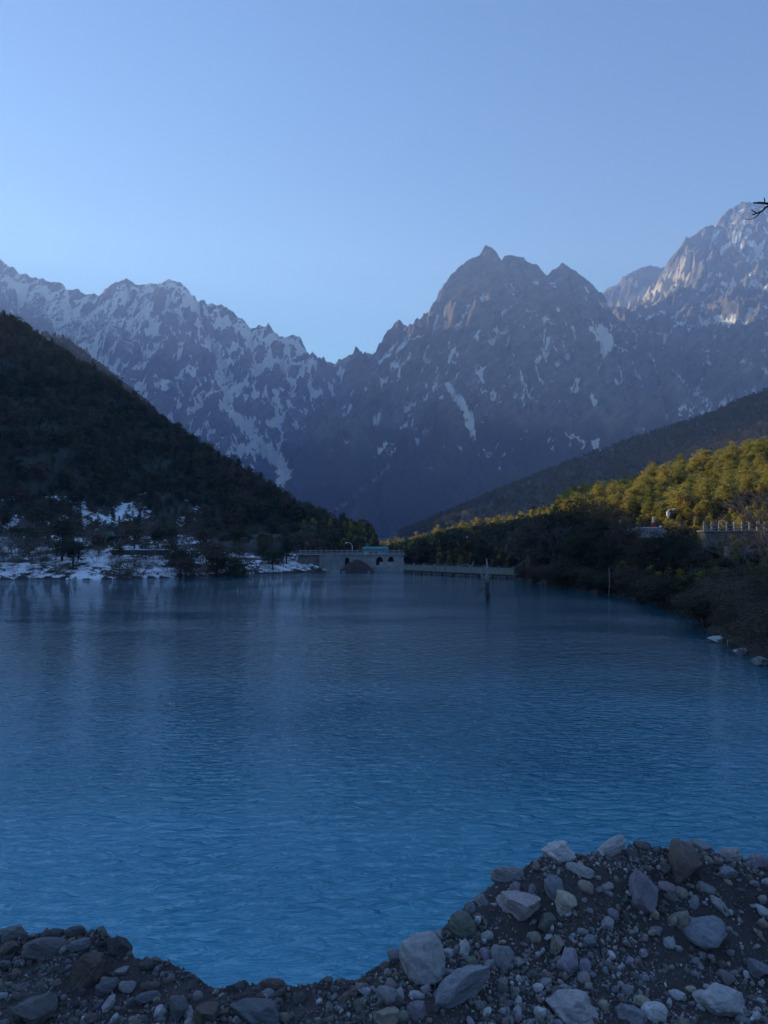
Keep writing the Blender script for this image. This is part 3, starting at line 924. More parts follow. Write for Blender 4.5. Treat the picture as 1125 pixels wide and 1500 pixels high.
BIG = [
 # px, py, w, h, tone, kind, tilt, label
 (820, 1250, 46, 28, 'white', 'round', 8, 'large white rounded stone on the left end of the gravel mound crest'),
 (744, 1284, 46, 22, 'grey', 'round', 3, 'flat grey dome stone on the mound edge below the white crest stone'),
 (756, 1301, 18, 20, 'purple', 'ang', 10, 'small purple wedge stone under the grey dome stone at the mound edge'),
 (780, 1301, 12, 17, 'purple', 'ang', -15, 'narrow purple stone between the two wedge stones below the mound crest'),
 (813, 1301, 25, 33, 'blue', 'round', 12, 'upright pale blue-grey stone in the middle of the mound left slope'),
 (827, 1327, 32, 32, 'cream', 'ang', 0, 'angular cream-white stone below the upright blue-grey stone'),
 (759, 1329, 58, 38, 'pink', 'round', 5, 'wide dark stone with pink stains half buried in the mound left slope'),
 (677, 1358, 33, 34, 'green', 'round', 25, 'dark green-grey stone standing at the water-side edge of the bank'),
 (705, 1319, 20, 17, 'grey', 'ang', 12, 'small grey block on the mound edge above the dark green stone'),
 (801, 1351, 24, 28, 'green', 'ang', 10, 'dark olive stone beside the hollow under the wide stained stone'),
 (620, 1409, 54, 62, 'pale', 'round', 18, 'big pale grey boulder at the left foot of the mound'),
 (681, 1391, 20, 26, 'white', 'ang', -18, 'small white pointed stone right of the big pale grey boulder'),
 (711, 1399, 17, 22, 'purple', 'round', 0, 'small oval purple stone in the row right of the white pointed stone'),
 (735, 1405, 29, 27, 'grey', 'round', -5, 'rounded grey stone at the right end of the row of oval stones'),
 (817, 1386, 16, 25, 'tan', 'ang', -8, 'upright tan-green splinter of stone above the lavender block'),
 (837, 1414, 34, 35, 'purple', 'round', 0, 'lavender blocky stone in the middle of the gravel'),
 (858, 1415, 15, 18, 'purple', 'round', 0, 'small lavender stone touching the right of the lavender block'),
 (667, 1453, 96, 46, 'blue', 'ang', 33, 'long blue-grey boulder slanting up to the right at the bottom edge'),
 (611, 1483, 28, 25, 'purple', 'round', 12, 'purple-grey stone at the low left end of the slanting boulder'),
 (596, 1379, 26, 18, 'brown', 'round', 14, 'brown stone on the bank edge left above the big pale boulder'),
 (632, 1372, 20, 17, 'grey', 'ang', 10, 'grey angular stone on the bank edge above the big pale boulder'),
 (577, 1402, 20, 22, 'blue', 'ang', 20, 'blue-grey angular stone left of the big pale boulder'),
 (585, 1457, 12, 17, 'pale', 'round', 0, 'small pale upright pebble left of the slanting boulder'),
 (643, 1433, 17, 17, 'tan', 'ang', 0, 'small tan stone between the big pale boulder and the slanting boulder'),
 (842, 1485, 66, 42, 'pale', 'ang', 4, 'large pale grey slab cut by the bottom edge near the middle right'),
 (894, 1246, 50, 20, 'pale', 'round', 42, 'long pale stone lying slanted on the mound crest'),
 (850, 1276, 36, 15, 'pale', 'round', -14, 'flat lavender-white stone below the slanted crest stone'),
 (942, 1305, 37, 54, 'purple', 'round', 2, 'tall lavender stone standing in the front of the mound'),
 (940, 1235, 24, 17, 'dark', 'ang', 10, 'dark lump of stone at the highest point of the mound'),
 (1001, 1270, 42, 58, 'brown', 'ang', 3, 'tall dark brown clod of rock on the mound right of its top'),
 (1025, 1236, 30, 19, 'blue', 'round', -4, 'rounded blue-grey stone behind the dark clod on the crest'),
 (1069, 1254, 30, 17, 'pink', 'round', 14, 'pinkish slanting stone on the right part of the crest'),
 (1113, 1255, 22, 20, 'purple', 'round', 0, 'lavender stone at the right end of the crest'),
 (1064, 1279, 28, 20, 'blue', 'round', 0, 'blue-grey rounded stone under the pinkish crest stone'),
 (996, 1351, 40, 21, 'tan', 'ang', 30, 'angular tan-grey slab leaning on the foot of the mound'),
 (1057, 1328, 36, 13, 'pale', 'ang', -38, 'thin pale shard sloping down to the right on the mound'),
 (1116, 1333, 19, 14, 'white', 'round', -8, 'white stone at the right edge of the picture on the mound'),
 (1033, 1371, 52, 36, 'blue', 'round', 14, 'wide dusky blue boulder at the foot of the mound on the right'),
 (980, 1381, 17, 15, 'pale', 'round', 0, 'small round pale stone left of the dusky blue boulder'),
 (1066, 1476, 70, 38, 'pale', 'round', -8, 'large smooth pale boulder with pink bands at bottom right'),
 (961, 1486, 30, 22, 'white', 'round', 4, 'bright white stone at the bottom right of centre'),
 (941, 1468, 21, 14, 'cream', 'round', -4, 'cream oval stone just above the bright white stone'),
 (885, 1474, 16, 18, 'cream', 'round', 20, 'yellowish cream stone right of the large pale slab'),
 (921, 1487, 36, 24, 'blue', 'ang', 10, 'blue-grey stone left of the bright white stone'),
 (993, 1458, 21, 13, 'white', 'round', 6, 'small bluish white stone between the cream oval and the smooth boulder'),
 (1109, 1424, 30, 22, 'blue', 'round', 0, 'dusky blue stone near the right edge above the smooth boulder'),
 (918, 1451, 16, 14, 'purple', 'round', 0, 'small lavender stone above the cream oval stone'),
 (866, 1381, 25, 17, 'blue', 'ang', -10, 'blue-grey stone above the lavender block'),
 (17, 1362, 44, 17, 'grey', 'round', -3, 'flat grey stone at the left edge on top of the bank'),
 (65, 1392, 62, 28, 'grey', 'round', -8, 'broad grey stone lying on the left bank slope'),
 (128, 1422, 50, 46, 'brown', 'ang', 5, 'big brown-grey lumpy boulder in the middle of the left bank'),
 (171, 1377, 40, 33, 'dark', 'round', -20, 'dark grey boulder on the edge of the left bank'),
 (156, 1445, 33, 21, 'blue', 'round', 18, 'blue-grey stone right below the lumpy brown boulder'),
 (185, 1447, 24, 15, 'pale', 'round', -4, 'pale blue stone beside the blue-grey stone on the left bank'),
 (176, 1425, 24, 12, 'pale', 'ang', 15, 'pale grey-green flat stone right of the lumpy brown boulder'),
 (75, 1373, 36, 19, 'dark', 'round', 2, 'dark stone on the left bank crest next to the flat grey one'),
 (109, 1366, 27, 15, 'dark', 'round', 0, 'small dark stone on the left bank crest in its middle'),
 (9, 1391, 28, 25, 'brown', 'ang', 0, 'brown angular stone at the left edge below the crest'),
 (114, 1385, 32, 15, 'blue', 'round', 4, 'blue-grey stone behind the lumpy brown boulder'),
 (215, 1462, 33, 14, 'blue', 'round', 4, 'low blue-grey stone at the foot of the left bank'),
 (45, 1484, 60, 40, 'grey', 'ang', 22, 'large grey slab in the bottom left corner'),
 (259, 1482, 28, 38, 'grey', 'ang', 12, 'upright grey slab near the bottom edge on the left'),
 (302, 1489, 36, 34, 'brown', 'ang', 16, 'dark brown block at the bottom edge left of the hollow'),
 (216, 1415, 24, 18, 'dark', 'ang', -25, 'dark stone on the slope down to the hollow'),
 (379, 1488, 82, 36, 'blue', 'ang', -10, 'large blue-grey boulder at the bottom edge below the hollow'),
 (397, 1446, 40, 20, 'brown', 'round', 0, 'brown rounded stone on the rim of the hollow at the water'),
 (344, 1447, 32, 13, 'dark', 'round', 0, 'low dark stone on the rim at the left of the hollow'),
 (562, 1492, 38, 22, 'tan', 'ang', 18, 'tan angular stone at the bottom edge left of the slanting boulder'),
 (565, 1460, 28, 25, 'grey', 'ang', 0, 'grey block left of the slanting boulder'),
 (519, 1419, 44, 20, 'brown', 'round', 16, 'brown stone on the rim right of the hollow'),
]
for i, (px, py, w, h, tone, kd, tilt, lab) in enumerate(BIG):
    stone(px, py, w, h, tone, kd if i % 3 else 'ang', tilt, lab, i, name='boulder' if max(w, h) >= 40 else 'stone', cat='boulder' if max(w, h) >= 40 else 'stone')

SMALLS = [(6, 1415, 17, 14, 'blue'), (60, 1442, 16, 13, 'green'), (4, 1459, 12, 10, 'white'), (247, 1435, 20, 11, 'grey'), (219, 1445, 26, 13, 'brown'), (691, 1409, 16, 16, 'green'), (624, 1449, 13, 11, 'pale'),
          (981, 1469, 8, 11, 'white'), (1012, 1450, 13, 8, 'cream'), (1017, 1322, 12, 21, 'blue'), (998, 1307, 16, 14, 'tan'), (1036, 1303, 24, 14, 'grey'), (890, 1299, 16, 11, 'pale'), (892, 1309, 15, 9, 'pink'),
          (858, 1299, 21, 16, 'tan'), (1108, 1490, 13, 11, 'white'), (1088, 1495, 16, 11, 'blue'), (887, 1421, 9, 10, 'blue'), (565, 1459, 10, 12, 'brown'), (705, 1448, 10, 10, 'tan')]
taken = [(b[0], b[1], max(b[2], b[3]) * .5) for b in BIG] + [(s[0], s[1], max(s[2], s[3]) * .5) for s in SMALLS]
crest_px = [(proj(*c)) for c in CR[4:23]]
cxs = [c[0] for c in crest_px]; cys = [c[1] for c in crest_px]
n_more = 0; tries = 0
tones = ['grey', 'grey', 'dark', 'dark', 'blue', 'purple', 'brown', 'tan', 'pale', 'pale', 'white', 'green', 'pink']
r2 = random.Random(5)
while n_more < 150 and tries < 9000:
    tries += 1
    px = r2.uniform(-5, 1130); py = r2.uniform(1240, 1500)
    top = np.interp(px, cxs, cys)
    if py < top + 3: continue
    s = 8 + 11 * r2.random() ** 2.2
    if any(math.hypot(px - a, py - b) < c * 0.9 + s * 0.55 for a, b, c in taken): continue
    taken.append((px, py, s * .5))
    tn = r2.choice(tones if px > 330 else tones[:9])
    SMALLS.append((px, py, s * r2.uniform(.9, 1.3), s * r2.uniform(.6, .95), tn)); n_more += 1
TW = {'white': 'white', 'pale': 'pale grey', 'grey': 'grey', 'dark': 'dark grey', 'blue': 'blue-grey', 'purple': 'purple-grey', 'green': 'greenish', 'tan': 'tan', 'cream': 'cream', 'brown': 'brown', 'pink': 'pinkish'}
for i, (px, py, w, h, tone) in enumerate(SMALLS):
    if px < 330: zone = 'among the gravel of the left bank'
    elif px < 590: zone = 'in the hollow between the two banks'
    elif py < 1365: zone = 'on the slope of the right gravel mound'
    else: zone = 'in the gravel in front of the right mound'
    lb = f'fist-sized or smaller {TW[tone]} stone {zone}'
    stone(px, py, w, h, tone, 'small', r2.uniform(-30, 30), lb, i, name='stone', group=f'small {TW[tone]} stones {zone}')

# --- fine gravel: one mass nobody could count
def build_gravel():
    r = np.random.default_rng(21)
    allV = []; allF = []; allC = []; n0 = 0
    pal = np.array([TONE[t] for t in ('grey', 'dark', 'dark', 'brown', 'blue', 'purple', 'tan', 'pale', 'grey', 'dark', 'pink', 'brown', 'green', 'white')])
    for sub, n, s0, s1 in ((1, 1100, 0.012, 0.026), (1, 6000, 0.005, 0.014), (0, 26000, 0.0025, 0.008)):
        v, f = ICO[sub]
        u = r.uniform(-0.60, 0.60, n * 2); y = r.uniform(2.25, 4.0, n * 2)
        x = u * y
        d, zc, side, t = near_poly(x, y, CR_S)
        ok = (d * side < 0.10)
        clump = fbm(x * 3, y * 3, 3, 400)
        ok &= r.random(n * 2) < np.clip(0.6 + clump * 0.8, 0.12, 1)
        x, y = x[ok][:n], y[ok][:n]; m = len(x)
        z = bank(x, y)
        s = s0 + (s1 - s0) * r.random(m) ** 2.0
        R = r.normal(size=(m, 4)); R /= np.linalg.norm(R, axis=1)[:, None]
        w_, a, b, c = R.T
        Rm = np.stack([1 - 2 * (b * b + c * c), 2 * (a * b - w_ * c), 2 * (a * c + w_ * b), 2 * (a * b + w_ * c), 1 - 2 * (a * a + c * c), 2 * (b * c - w_ * a), 2 * (a * c - w_ * b), 2 * (b * c + w_ * a), 1 - 2 * (a * a + b * b)], -1).reshape(m, 3, 3)
        sc = np.stack([r.uniform(.8, 1.4, m), r.uniform(.6, 1.0, m), r.uniform(.5, .85, m)], -1) * s[:, None]
        jit = 1 + r.normal(0, 0.10, (m, len(v)))
        P = v[None] * jit[..., None] * sc[:, None, :]
        P = np.einsum('mij,mvj->mvi', Rm, P) + np.stack([x, y, z + s * 0.25], -1)[:, None, :]
        allV.append(P.reshape(-1, 3))
        allF.append((f[None] + (np.arange(m) * len(v))[:, None, None]).reshape(-1, 3) + n0)
        n0 += m * len(v)
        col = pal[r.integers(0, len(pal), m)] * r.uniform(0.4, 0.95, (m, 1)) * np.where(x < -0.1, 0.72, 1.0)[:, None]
        allC.append(np.repeat(col, len(v), 0))
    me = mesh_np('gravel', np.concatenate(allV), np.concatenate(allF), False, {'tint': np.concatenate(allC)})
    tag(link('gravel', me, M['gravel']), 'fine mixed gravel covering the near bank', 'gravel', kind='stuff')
build_gravel()

# ================================================================== TREES
def crown_mesh(name, seed, n_clump, per, rx, rz, zc, leaf, cr, style='round'):
    r = np.random.default_rng(seed)
    d = r.normal(size=(n_clump, 3)); d /= np.linalg.norm(d, axis=1)[:, None]
    rad = r.random(n_clump) ** 0.4
    lob = 1 + 0.28 * np.sin(d[:, 0] * 4.1 + seed) * np.cos(d[:, 1] * 3.7 + seed * 2) + 0.18 * np.sin(d[:, 2] * 5 + seed * 3)
    c = d * rad[:, None] * lob[:, None] * np.array([rx, rx, rz])
    if style == 'pine':
        hh = (c[:, 2] / rz + 1) / 2
        wd = np.interp(hh, [0, 0.25, 0.6, 0.85, 1.1], [0.75, 1.05, 0.8, 0.5, 0.2])
        c[:, 0] *= wd; c[:, 1] *= wd
        c[:, 2] += 0.12 * np.hypot(c[:, 0], c[:, 1]) * 0
    c[:, 2] += zc
    n = n_clump * per
    cc = np.repeat(c, per, 0)
    csz = np.repeat(r.uniform(0.7, 1.3, n_clump), per)
    off = r.normal(size=(n, 3)) * cr * csz[:, None] * np.array([1, 1, 0.6])
    p = cc + off
    out = (p - np.array([0, 0, zc])) / np.array([rx, rx, rz])
    nrm = r.normal(size=(n, 3)) * 0.9 + out * 0.8 + np.array([0, 0, 0.5])
    nrm /= np.linalg.norm(nrm, axis=1)[:, None]
    t1 = np.cross(nrm, r.normal(size=(n, 3))); t1 /= np.linalg.norm(t1, axis=1)[:, None]
    t2 = np.cross(nrm, t1)
    a = leaf * r.uniform(0.6, 1.4, n)[:, None]; b = a * 0.55
    V = np.stack([p - t1 * a, p - t2 * b, p + t1 * a, p + t2 * b], 1).reshape(-1, 3)
    Q = np.arange(n * 4).reshape(n, 4)
    return mesh_np(name, V, Q, smooth=False)

def trunk_mesh(name, seed, h, r0, limbs=6, spread=1.2, lean=0.2):
    r = random.Random(seed); m = MB()
    top = (r.uniform(-lean, lean), r.uniform(-lean, lean), h)
    mid = (top[0] * .3 + r.uniform(-.1, .1), top[1] * .3, h * .5)
    m.tube([(0, 0, -0.4), (0, 0, 0.1), mid, top], [r0 * 1.25, r0, r0 * .7, r0 * .25], 6)
    for i in range(limbs):
        z = h * r.uniform(0.35, 0.9); a = r.uniform(0, 6.28); L_ = spread * r.uniform(.5, 1)
        k = z / h; b = (mid[0] * k, mid[1] * k, z)
        e = (b[0] + L_ * math.cos(a), b[1] + L_ * math.sin(a), z + L_ * r.uniform(.3, .8))
        md = ((b[0] + e[0]) / 2, (b[1] + e[1]) / 2, (b[2] + e[2]) / 2 - 0.05)
        m.tube([b, md, e], [r0 * .4, r0 * .28, r0 * .1], 4)
    return m.mesh(name, True)

def bare_mesh(name, seed, h, r0, depth=5, multi=4):
    """bare shrub or tree: forking twigs"""
    r = random.Random(seed); m = MB()
    def grow(p, d, L_, rad, lev):
        q = tuple(p[i] + d[i] * L_ for i in range(3))
        m.tube([p, q], [rad, rad * .68], 4 if lev < 3 else 3)
        if lev >= depth: return
        for _ in range(3 if lev < 3 else 2):
            nd = np.array(d) + np.array([r.gauss(0, .42), r.gauss(0, .42), r.gauss(.08, .25)])
            nd /= np.linalg.norm(nd)
            grow(q, tuple(nd), L_ * r.uniform(.6, .88), max(rad * .62, 0.006), lev + 1)
    for i in range(multi):
        a = 6.28 * i / multi + r.uniform(-.4, .4)
        sp = 0.45 if multi > 1 else 0.08
        d = np.array([math.cos(a) * sp, math.sin(a) * sp, 1.0]); d /= np.linalg.norm(d)
        grow((0.1 * math.cos(a), 0.1 * math.sin(a), -0.2), tuple(d), h * .27, r0, 0)
    return m.mesh(name, False)

# prototypes, about 6 m tall: (trunk mesh, crown mesh)
OAK = [(trunk_mesh('trunk', 10 + i, 4.4, 0.14, 7, 1.6), crown_mesh('crown', 40 + i, 130, 34, 2.3, 2.5, 3.3, 0.11, 0.30)) for i in range(4)]
PINE = [(trunk_mesh('trunk', 20 + i, 5.2, 0.13, 9, 1.2, .12), crown_mesh('crown', 60 + i, 110, 30, 1.75, 2.7, 3.5, 0.11, 0.26, 'pine')) for i in range(4)]
OAKL = [(trunk_mesh('trunk', 30 + i, 4.4, 0.14, 5, 1.6), crown_mesh('crown', 80 + i, 60, 12, 2.3, 2.5, 3.2, 0.26, 0.34)) for i in range(4)]
PINEL = [(trunk_mesh('trunk', 36 + i, 5.2, 0.13, 5, 1.2, .12), crown_mesh('crown', 90 + i, 52, 12, 1.5, 2.9, 3.4, 0.24, 0.28, 'pine')) for i in range(4)]
BARE = [(None, bare_mesh('branches', 70 + i, 5.0, 0.055, 6, 4)) for i in range(3)]
SHRUB = [(trunk_mesh('stem', 96 + i, 2.4, 0.06, 8, 1.0), crown_mesh('foliage', 97 + i, 70, 16, 1.5, 1.2, 1.6, 0.075, 0.28)) for i in range(3)]
def with_mat(protos, leaf):
    out = []
    for t, c in protos:
        c2 = c.copy(); c2.materials.clear(); c2.materials.append(M[leaf])
        if t is not None and not t.materials: t.materials.append(M['bark'])
        out.append((t, c2))
    return out
for _, c in BARE: c.materials.append(M['twig'])
K = {'oak': with_mat(OAK, 'leaf_dark'), 'pine': with_mat(PINE, 'leaf_pine_lit'), 'darkpine': with_mat(PINE, 'leaf_dark'),
     'oak_far': with_mat(OAKL, 'leaf_dark'), 'pine_far': with_mat(PINEL, 'leaf_dark'), 'pine_lit_far': with_mat(PINEL, 'leaf_pine_lit'),
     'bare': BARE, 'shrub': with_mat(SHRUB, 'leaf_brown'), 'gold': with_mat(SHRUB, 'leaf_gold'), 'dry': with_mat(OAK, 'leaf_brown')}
NAME = {'oak': 'broadleaf_tree', 'pine': 'pine_tree', 'darkpine': 'pine_tree', 'oak_far': 'broadleaf_tree', 'pine_far': 'pine_tree', 'pine_lit_far': 'pine_tree', 'bare': 'bare_shrub', 'shrub': 'shrub', 'gold': 'shrub', 'dry': 'broadleaf_tree'}
rt = random.Random(3)
def tree(kind, x, y, height, label, group, z=None, wide=1.0):
    t, c = rt.choice(K[kind])
    nat = {'shrub': 2.9, 'gold': 2.9, 'bare': 5.0}.get(kind, 6.0)
    s = height / nat
    z = Hs(x, y) if z is None else z
    o = empty(NAME[kind], (x, y, z), rt.uniform(0, 6.28), (s * wide, s * wide, s))
    tag(o, label, 'shrub' if 'shrub' in NAME[kind] else 'tree', group)
    sh = 'shrub' in NAME[kind]
    if t is not None: link('stem' if sh else 'trunk', t, None, o)
    link('branches' if kind == 'bare' else ('foliage' if sh else 'crown'), c, None, o)
    return o
def tree_top(kind, px, py_top, Y, label, group, wide=1.0, hmin=1.5):
    x, y, zt = at(px, py_top, Y)
    z = Hs(x, y)
    return tree(kind, x, y, max(zt - z, hmin), label, group, z, wide)

# --- right bank, dark trees hanging over the water (big in the picture)
G1 = 'dark trees along the right shore'
for px, pt, Y, kd, wd, lb in (
    (772, 752, 116, 'bare', 1.2, 'grey leafless tree at the far end of the right shore trees'),
    (800, 742, 112, 'oak', 1.2, 'dark tree with a grey haze of twigs beside the boardwalk stairs'),
    (822, 760, 104, 'bare', 1.2, 'leafless grey shrub in front of the dark trees near the boardwalk stairs'),
    (838, 728, 110, 'oak', 1.2, 'tall dark tree whose top meets the sunlit pines at their left end'),
    (862, 733, 104, 'oak', 1.2, 'dark round tree just below the left end of the sunlit pines'),
    (850, 775, 96, 'oak', 1.1, 'low dark tree at the water below the tall ones'),
    (885, 742, 98, 'oak', 1.2, 'broad dark tree in the middle of the right shore'),
    (893, 785, 88, 'oak', 1.1, 'low dark tree leaning over the water beside the pale stake'),
    (915, 760, 92, 'oak', 1.2, 'dark tree left of the narrow red and white banner'),
    (935, 792, 82, 'oak', 1.2, 'low dark tree in front of the banner'),
    (962, 785, 80, 'oak', 1.2, 'dark spreading tree below the white lamp on the slope'),
    (985, 768, 80, 'oak', 1.2, 'highest dark tree just left of the stone terrace wall'),
    (1000, 790, 72, 'oak', 1.2, 'nearest dark tree overhanging the water below the terrace'),
    (1022, 800, 70, 'oak', 1.1, 'dark bushy tree at the left foot of the terrace wall')):
    tree_top(kd, px, pt, Y, lb, G1, wd)
for i in range(26):
    px = 768 + i * 10.4 + rt.uniform(-4, 4)
    ysh = float(np.interp(px, [740, 780, 820, 870, 920, 965, 1005, 1035], [846, 853, 861, 868, 877, 887, 899, 925]))
    Y = onwater(px, ysh)[1] + rt.uniform(0.3, 1.6)
    x = (px - 562.5) / F * Y
    tree('oak', x, Y, rt.uniform(2.2, 4.0) * (0.7 if px < 800 else 1), 'low dark bush at the waterline under the right shore trees', 'bushes at the right waterline', max(Hs(x, Y), 0.0) - 0.5, 1.35)
G2 = 'brown shrubs on the right shore'
for px, pt, Y, kd, wd, lb in (
    (1035, 850, 58, 'bare', 1.3, 'bare shrub at the water left of the brown thicket'),
    (1058, 828, 55, 'shrub', 1.3, 'brown shrub under the terrace wall'),
    (1085, 822, 52, 'shrub', 1.3, 'tall brown shrub below the right end of the terrace'),
    (1112, 838, 46, 'shrub', 1.3, 'brown shrub at the right edge above the flat rocks'),
    (1045, 872, 52, 'dry', 1.3, 'low brown bush overhanging the water left of the flat rocks'),
    (1075, 868, 46, 'dry', 1.2, 'rounded dry bush behind the flat pale rocks'),
    (1105, 880, 41, 'shrub', 1.2, 'dry shrub at the right edge beside the flat rocks'),
    (1122, 905, 37, 'shrub', 1.2, 'lowest dry shrub at the right edge near the water'),
    (1090, 850, 48, 'bare', 1.3, 'leafless shrub standing out of the brown thicket'),
    (1110, 768, 66, 'bare', 1.4, 'leafless tree in front of the right end of the terrace wall'),
    (1125, 700, 75, 'bare', 1.3, 'dark leafless tree rising at the right edge in front of the sunlit pines')):
    tree_top(kd, px, pt, Y, lb, G2, wd, 0.8)

# --- sunlit pines on the right hill, dark trees on the low hill behind the dam
placed = []
def scatter(n, pxr, Yr, mind, accept):
    out = []; tries = 0
    while len(out) < n and tries < 60000:
        tries += 1
        Y = rt.uniform(*Yr); px = rt.uniform(*pxr); x = (px - 562.5) / F * Y
        if any((x - a) ** 2 + (Y - b) ** 2 < mind * mind for a, b in placed): continue
        if not accept(px, x, Y): continue
        placed.append((x, Y)); out.append((px, x, Y))
    return out
shore_d = lambda x, y: (float(near_poly(np.array([x]), np.array([y]), SHORE_S)[0][0]), bool(inside(np.array([x]), np.array([y]), SHORE)[0]))
def land(dmin, dmax=1e9):
    def f(px, x, Y):
        d, i = shore_d(x, Y)
        return (not i) and dmin < d < dmax
    return f
def seen(px, x, Y, h=5.0):
    z = Hs(x, Y) + h
    return True
G3 = 'sunlit pines on the right hill'
for px, x, Y in scatter(195, (822, 1150), (112, 235), 2.7, lambda px, x, Y: land(24)(px, x, Y) and Y < np.interp(px, [822, 960, 1165], [238, 200, 165])):
    along = 'at the left end' if px < 930 else 'in the middle' if px < 1040 else 'at the right end'
    top = float(np.interp(px, [822, 960, 1165], [238, 200, 165]))
    row = 'along the skyline' if Y > top - 22 else 'halfway up the slope' if Y > top - 50 else 'on the lower slope'
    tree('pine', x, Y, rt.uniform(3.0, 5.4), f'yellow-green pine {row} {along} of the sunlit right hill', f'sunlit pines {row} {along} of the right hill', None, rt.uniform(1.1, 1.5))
crest_y = lambda px: float(np.interp(px, [556, 580, 610, 640, 680, 720, 760, 800, 835], [806, 799, 793, 783, 775, 769, 764, 755, 735]))
G4 = 'trees on the low hill behind the dam'
for px, x, Y in scatter(60, (575, 835), (200, 330), 5.0, land(12)):
    cap = CAMZ + (800 - crest_y(px)) / F * Y - Hs(x, Y)
    hgt = rt.uniform(3.5, 5.5)
    if Y < 320: hgt = min(hgt, cap - 3.5 * Y / F)
    if hgt < 1.5: continue
    tree(rt.choice(['pine_lit_far', 'oak_far']) if Y > 300 else 'oak_far', x, Y, hgt, 'tree on the low shaded hill between the dam and the right shore', G4, None, 1.25)
for i in range(54):                                  # the row along the skyline that catches the sun
    px = 560 + 5.1 * i + rt.uniform(-1.5, 1.5)
    Y = float(np.interp(px, [556, 610, 640, 680, 720, 760, 800, 840], [436, 418, 398, 374, 344, 304, 272, 245])) + rt.uniform(-6, 6)
    x = (px - 562.5) / F * Y
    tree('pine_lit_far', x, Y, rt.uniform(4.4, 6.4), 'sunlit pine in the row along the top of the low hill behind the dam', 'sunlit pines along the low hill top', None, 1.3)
G5 = 'trees on the flat behind the boardwalk'
for px, x, Y in scatter(34, (596, 800), (136, 175), 3.6, land(3.5)):
    tree('oak_far', x, Y, max(1.5, min(rt.uniform(3.0, 5.0), CAMZ + (800 - crest_y(px)) / F * Y - Hs(x, Y))), 'dark tree close behind the boardwalk', G5, None, 1.3)

# --- trees and shrubs along the left shore
G6 = 'trees on the snowy left shore'
for px, pt, Y, kd, wd, lb in (
    (92, 752, 128, 'darkpine', 1.3, 'tall dark conifer standing alone on the snowy left shore'),
    (20, 775, 126, 'bare', 1.3, 'leafless tree at the left edge of the snowy shore'),
    (50, 785, 124, 'bare', 1.3, 'leafless tree left of the dark conifer on the snowy shore'),
    (108, 786, 122, 'oak', 1.3, 'dark bushy tree right of the lone conifer by the water'),
    (140, 798, 124, 'bare', 1.3, 'small leafless tree left of the dark roadside wall'),
    (265, 792, 124, 'oak', 1.3, 'dark round tree at the right end of the roadside wall'),
    (272, 812, 120, 'darkpine', 1.3, 'small dark conifer by the water between two snow patches'),
    (318, 795, 128, 'oak', 1.3, 'dark tree right of the snowy gully on the left shore'),
    (345, 805, 126, 'oak', 1.2, 'low dark tree at the water left of the small snow patch'),
    (205, 815, 118, 'bare', 1.2, 'thin leafless sapling on the snow bank below the wall'),
    (185, 818, 118, 'shrub', 1.2, 'brown shrub on the snow bank by the water'),
    (400, 800, 142, 'oak', 1.3, 'dark tree left of the dam by the water'),
    (420, 790, 150, 'darkpine', 1.3, 'dark conifer at the left end of the dam'),
    (385, 792, 145, 'darkpine', 1.2, 'dark conifer above the small snow patch')):
    tree_top(kd, px, pt, Y, lb, G6, wd)
    q = at(px, pt, Y); placed.append((q[0], q[1]))
q = at(128, 757, 162)
tree('gold', q[0], q[1], 1.6, 'small golden yellow bush on the snowy left slope', None, None, 0.9)
G7 = 'trees at the foot of the left hill'
for px, x, Y in scatter(120, (-15, 500), (126, 200), 4.0, land(6)):
    kd = rt.choice(['oak_far', 'oak_far', 'oak_far', 'bare'])
    if px < 320 and Y < 150 and rt.random() < .4: kd = 'bare'
    tree(kd, x, Y, rt.uniform(2.6, 5.0), {'bare': 'small leafless tree at the foot of the left hill'}.get(kd, 'small dark tree at the foot of the left hill'), G7, None, 1.25)

G8 = 'brown bushes on the snowy left shore'
for px, x, Y in scatter(60, (-12, 345), (116, 152), 2.2, land(1.0)):
    tree(rt.choice(['bare', 'bare', 'shrub']), x, Y, rt.uniform(1.1, 2.4), 'low brown bush on the snowy left shore', G8, None, 1.4)
G9 = 'dry bushes on the near right shore'
for px, x, Y in scatter(26, (1030, 1150), (33, 66), 1.6, land(0.6, 14)):
    tree(rt.choice(['shrub', 'dry', 'shrub', 'bare']), x, Y, rt.uniform(1.2, 2.4), 'dry brown bush in the thicket on the near right shore', G9, None, 1.4)
for i in range(34):
    k = rt.uniform(0.02, 0.98) * 12; j = int(k); a_, b_ = RL[j], RL[min(j + 1, 12)]
    x = a_[0] + (b_[0] - a_[0]) * (k - j); y = a_[1] + (b_[1] - a_[1]) * (k - j)
    tree(rt.choice(['pine_far', 'oak_far']), x + rt.uniform(-2, 2), y + rt.uniform(-3, 1), rt.uniform(4.0, 7.0) * rt.uniform(.8, 1.1), 'dark tree standing up on the crest of the left hill', 'trees on the crest of the left hill', None, 1.0)
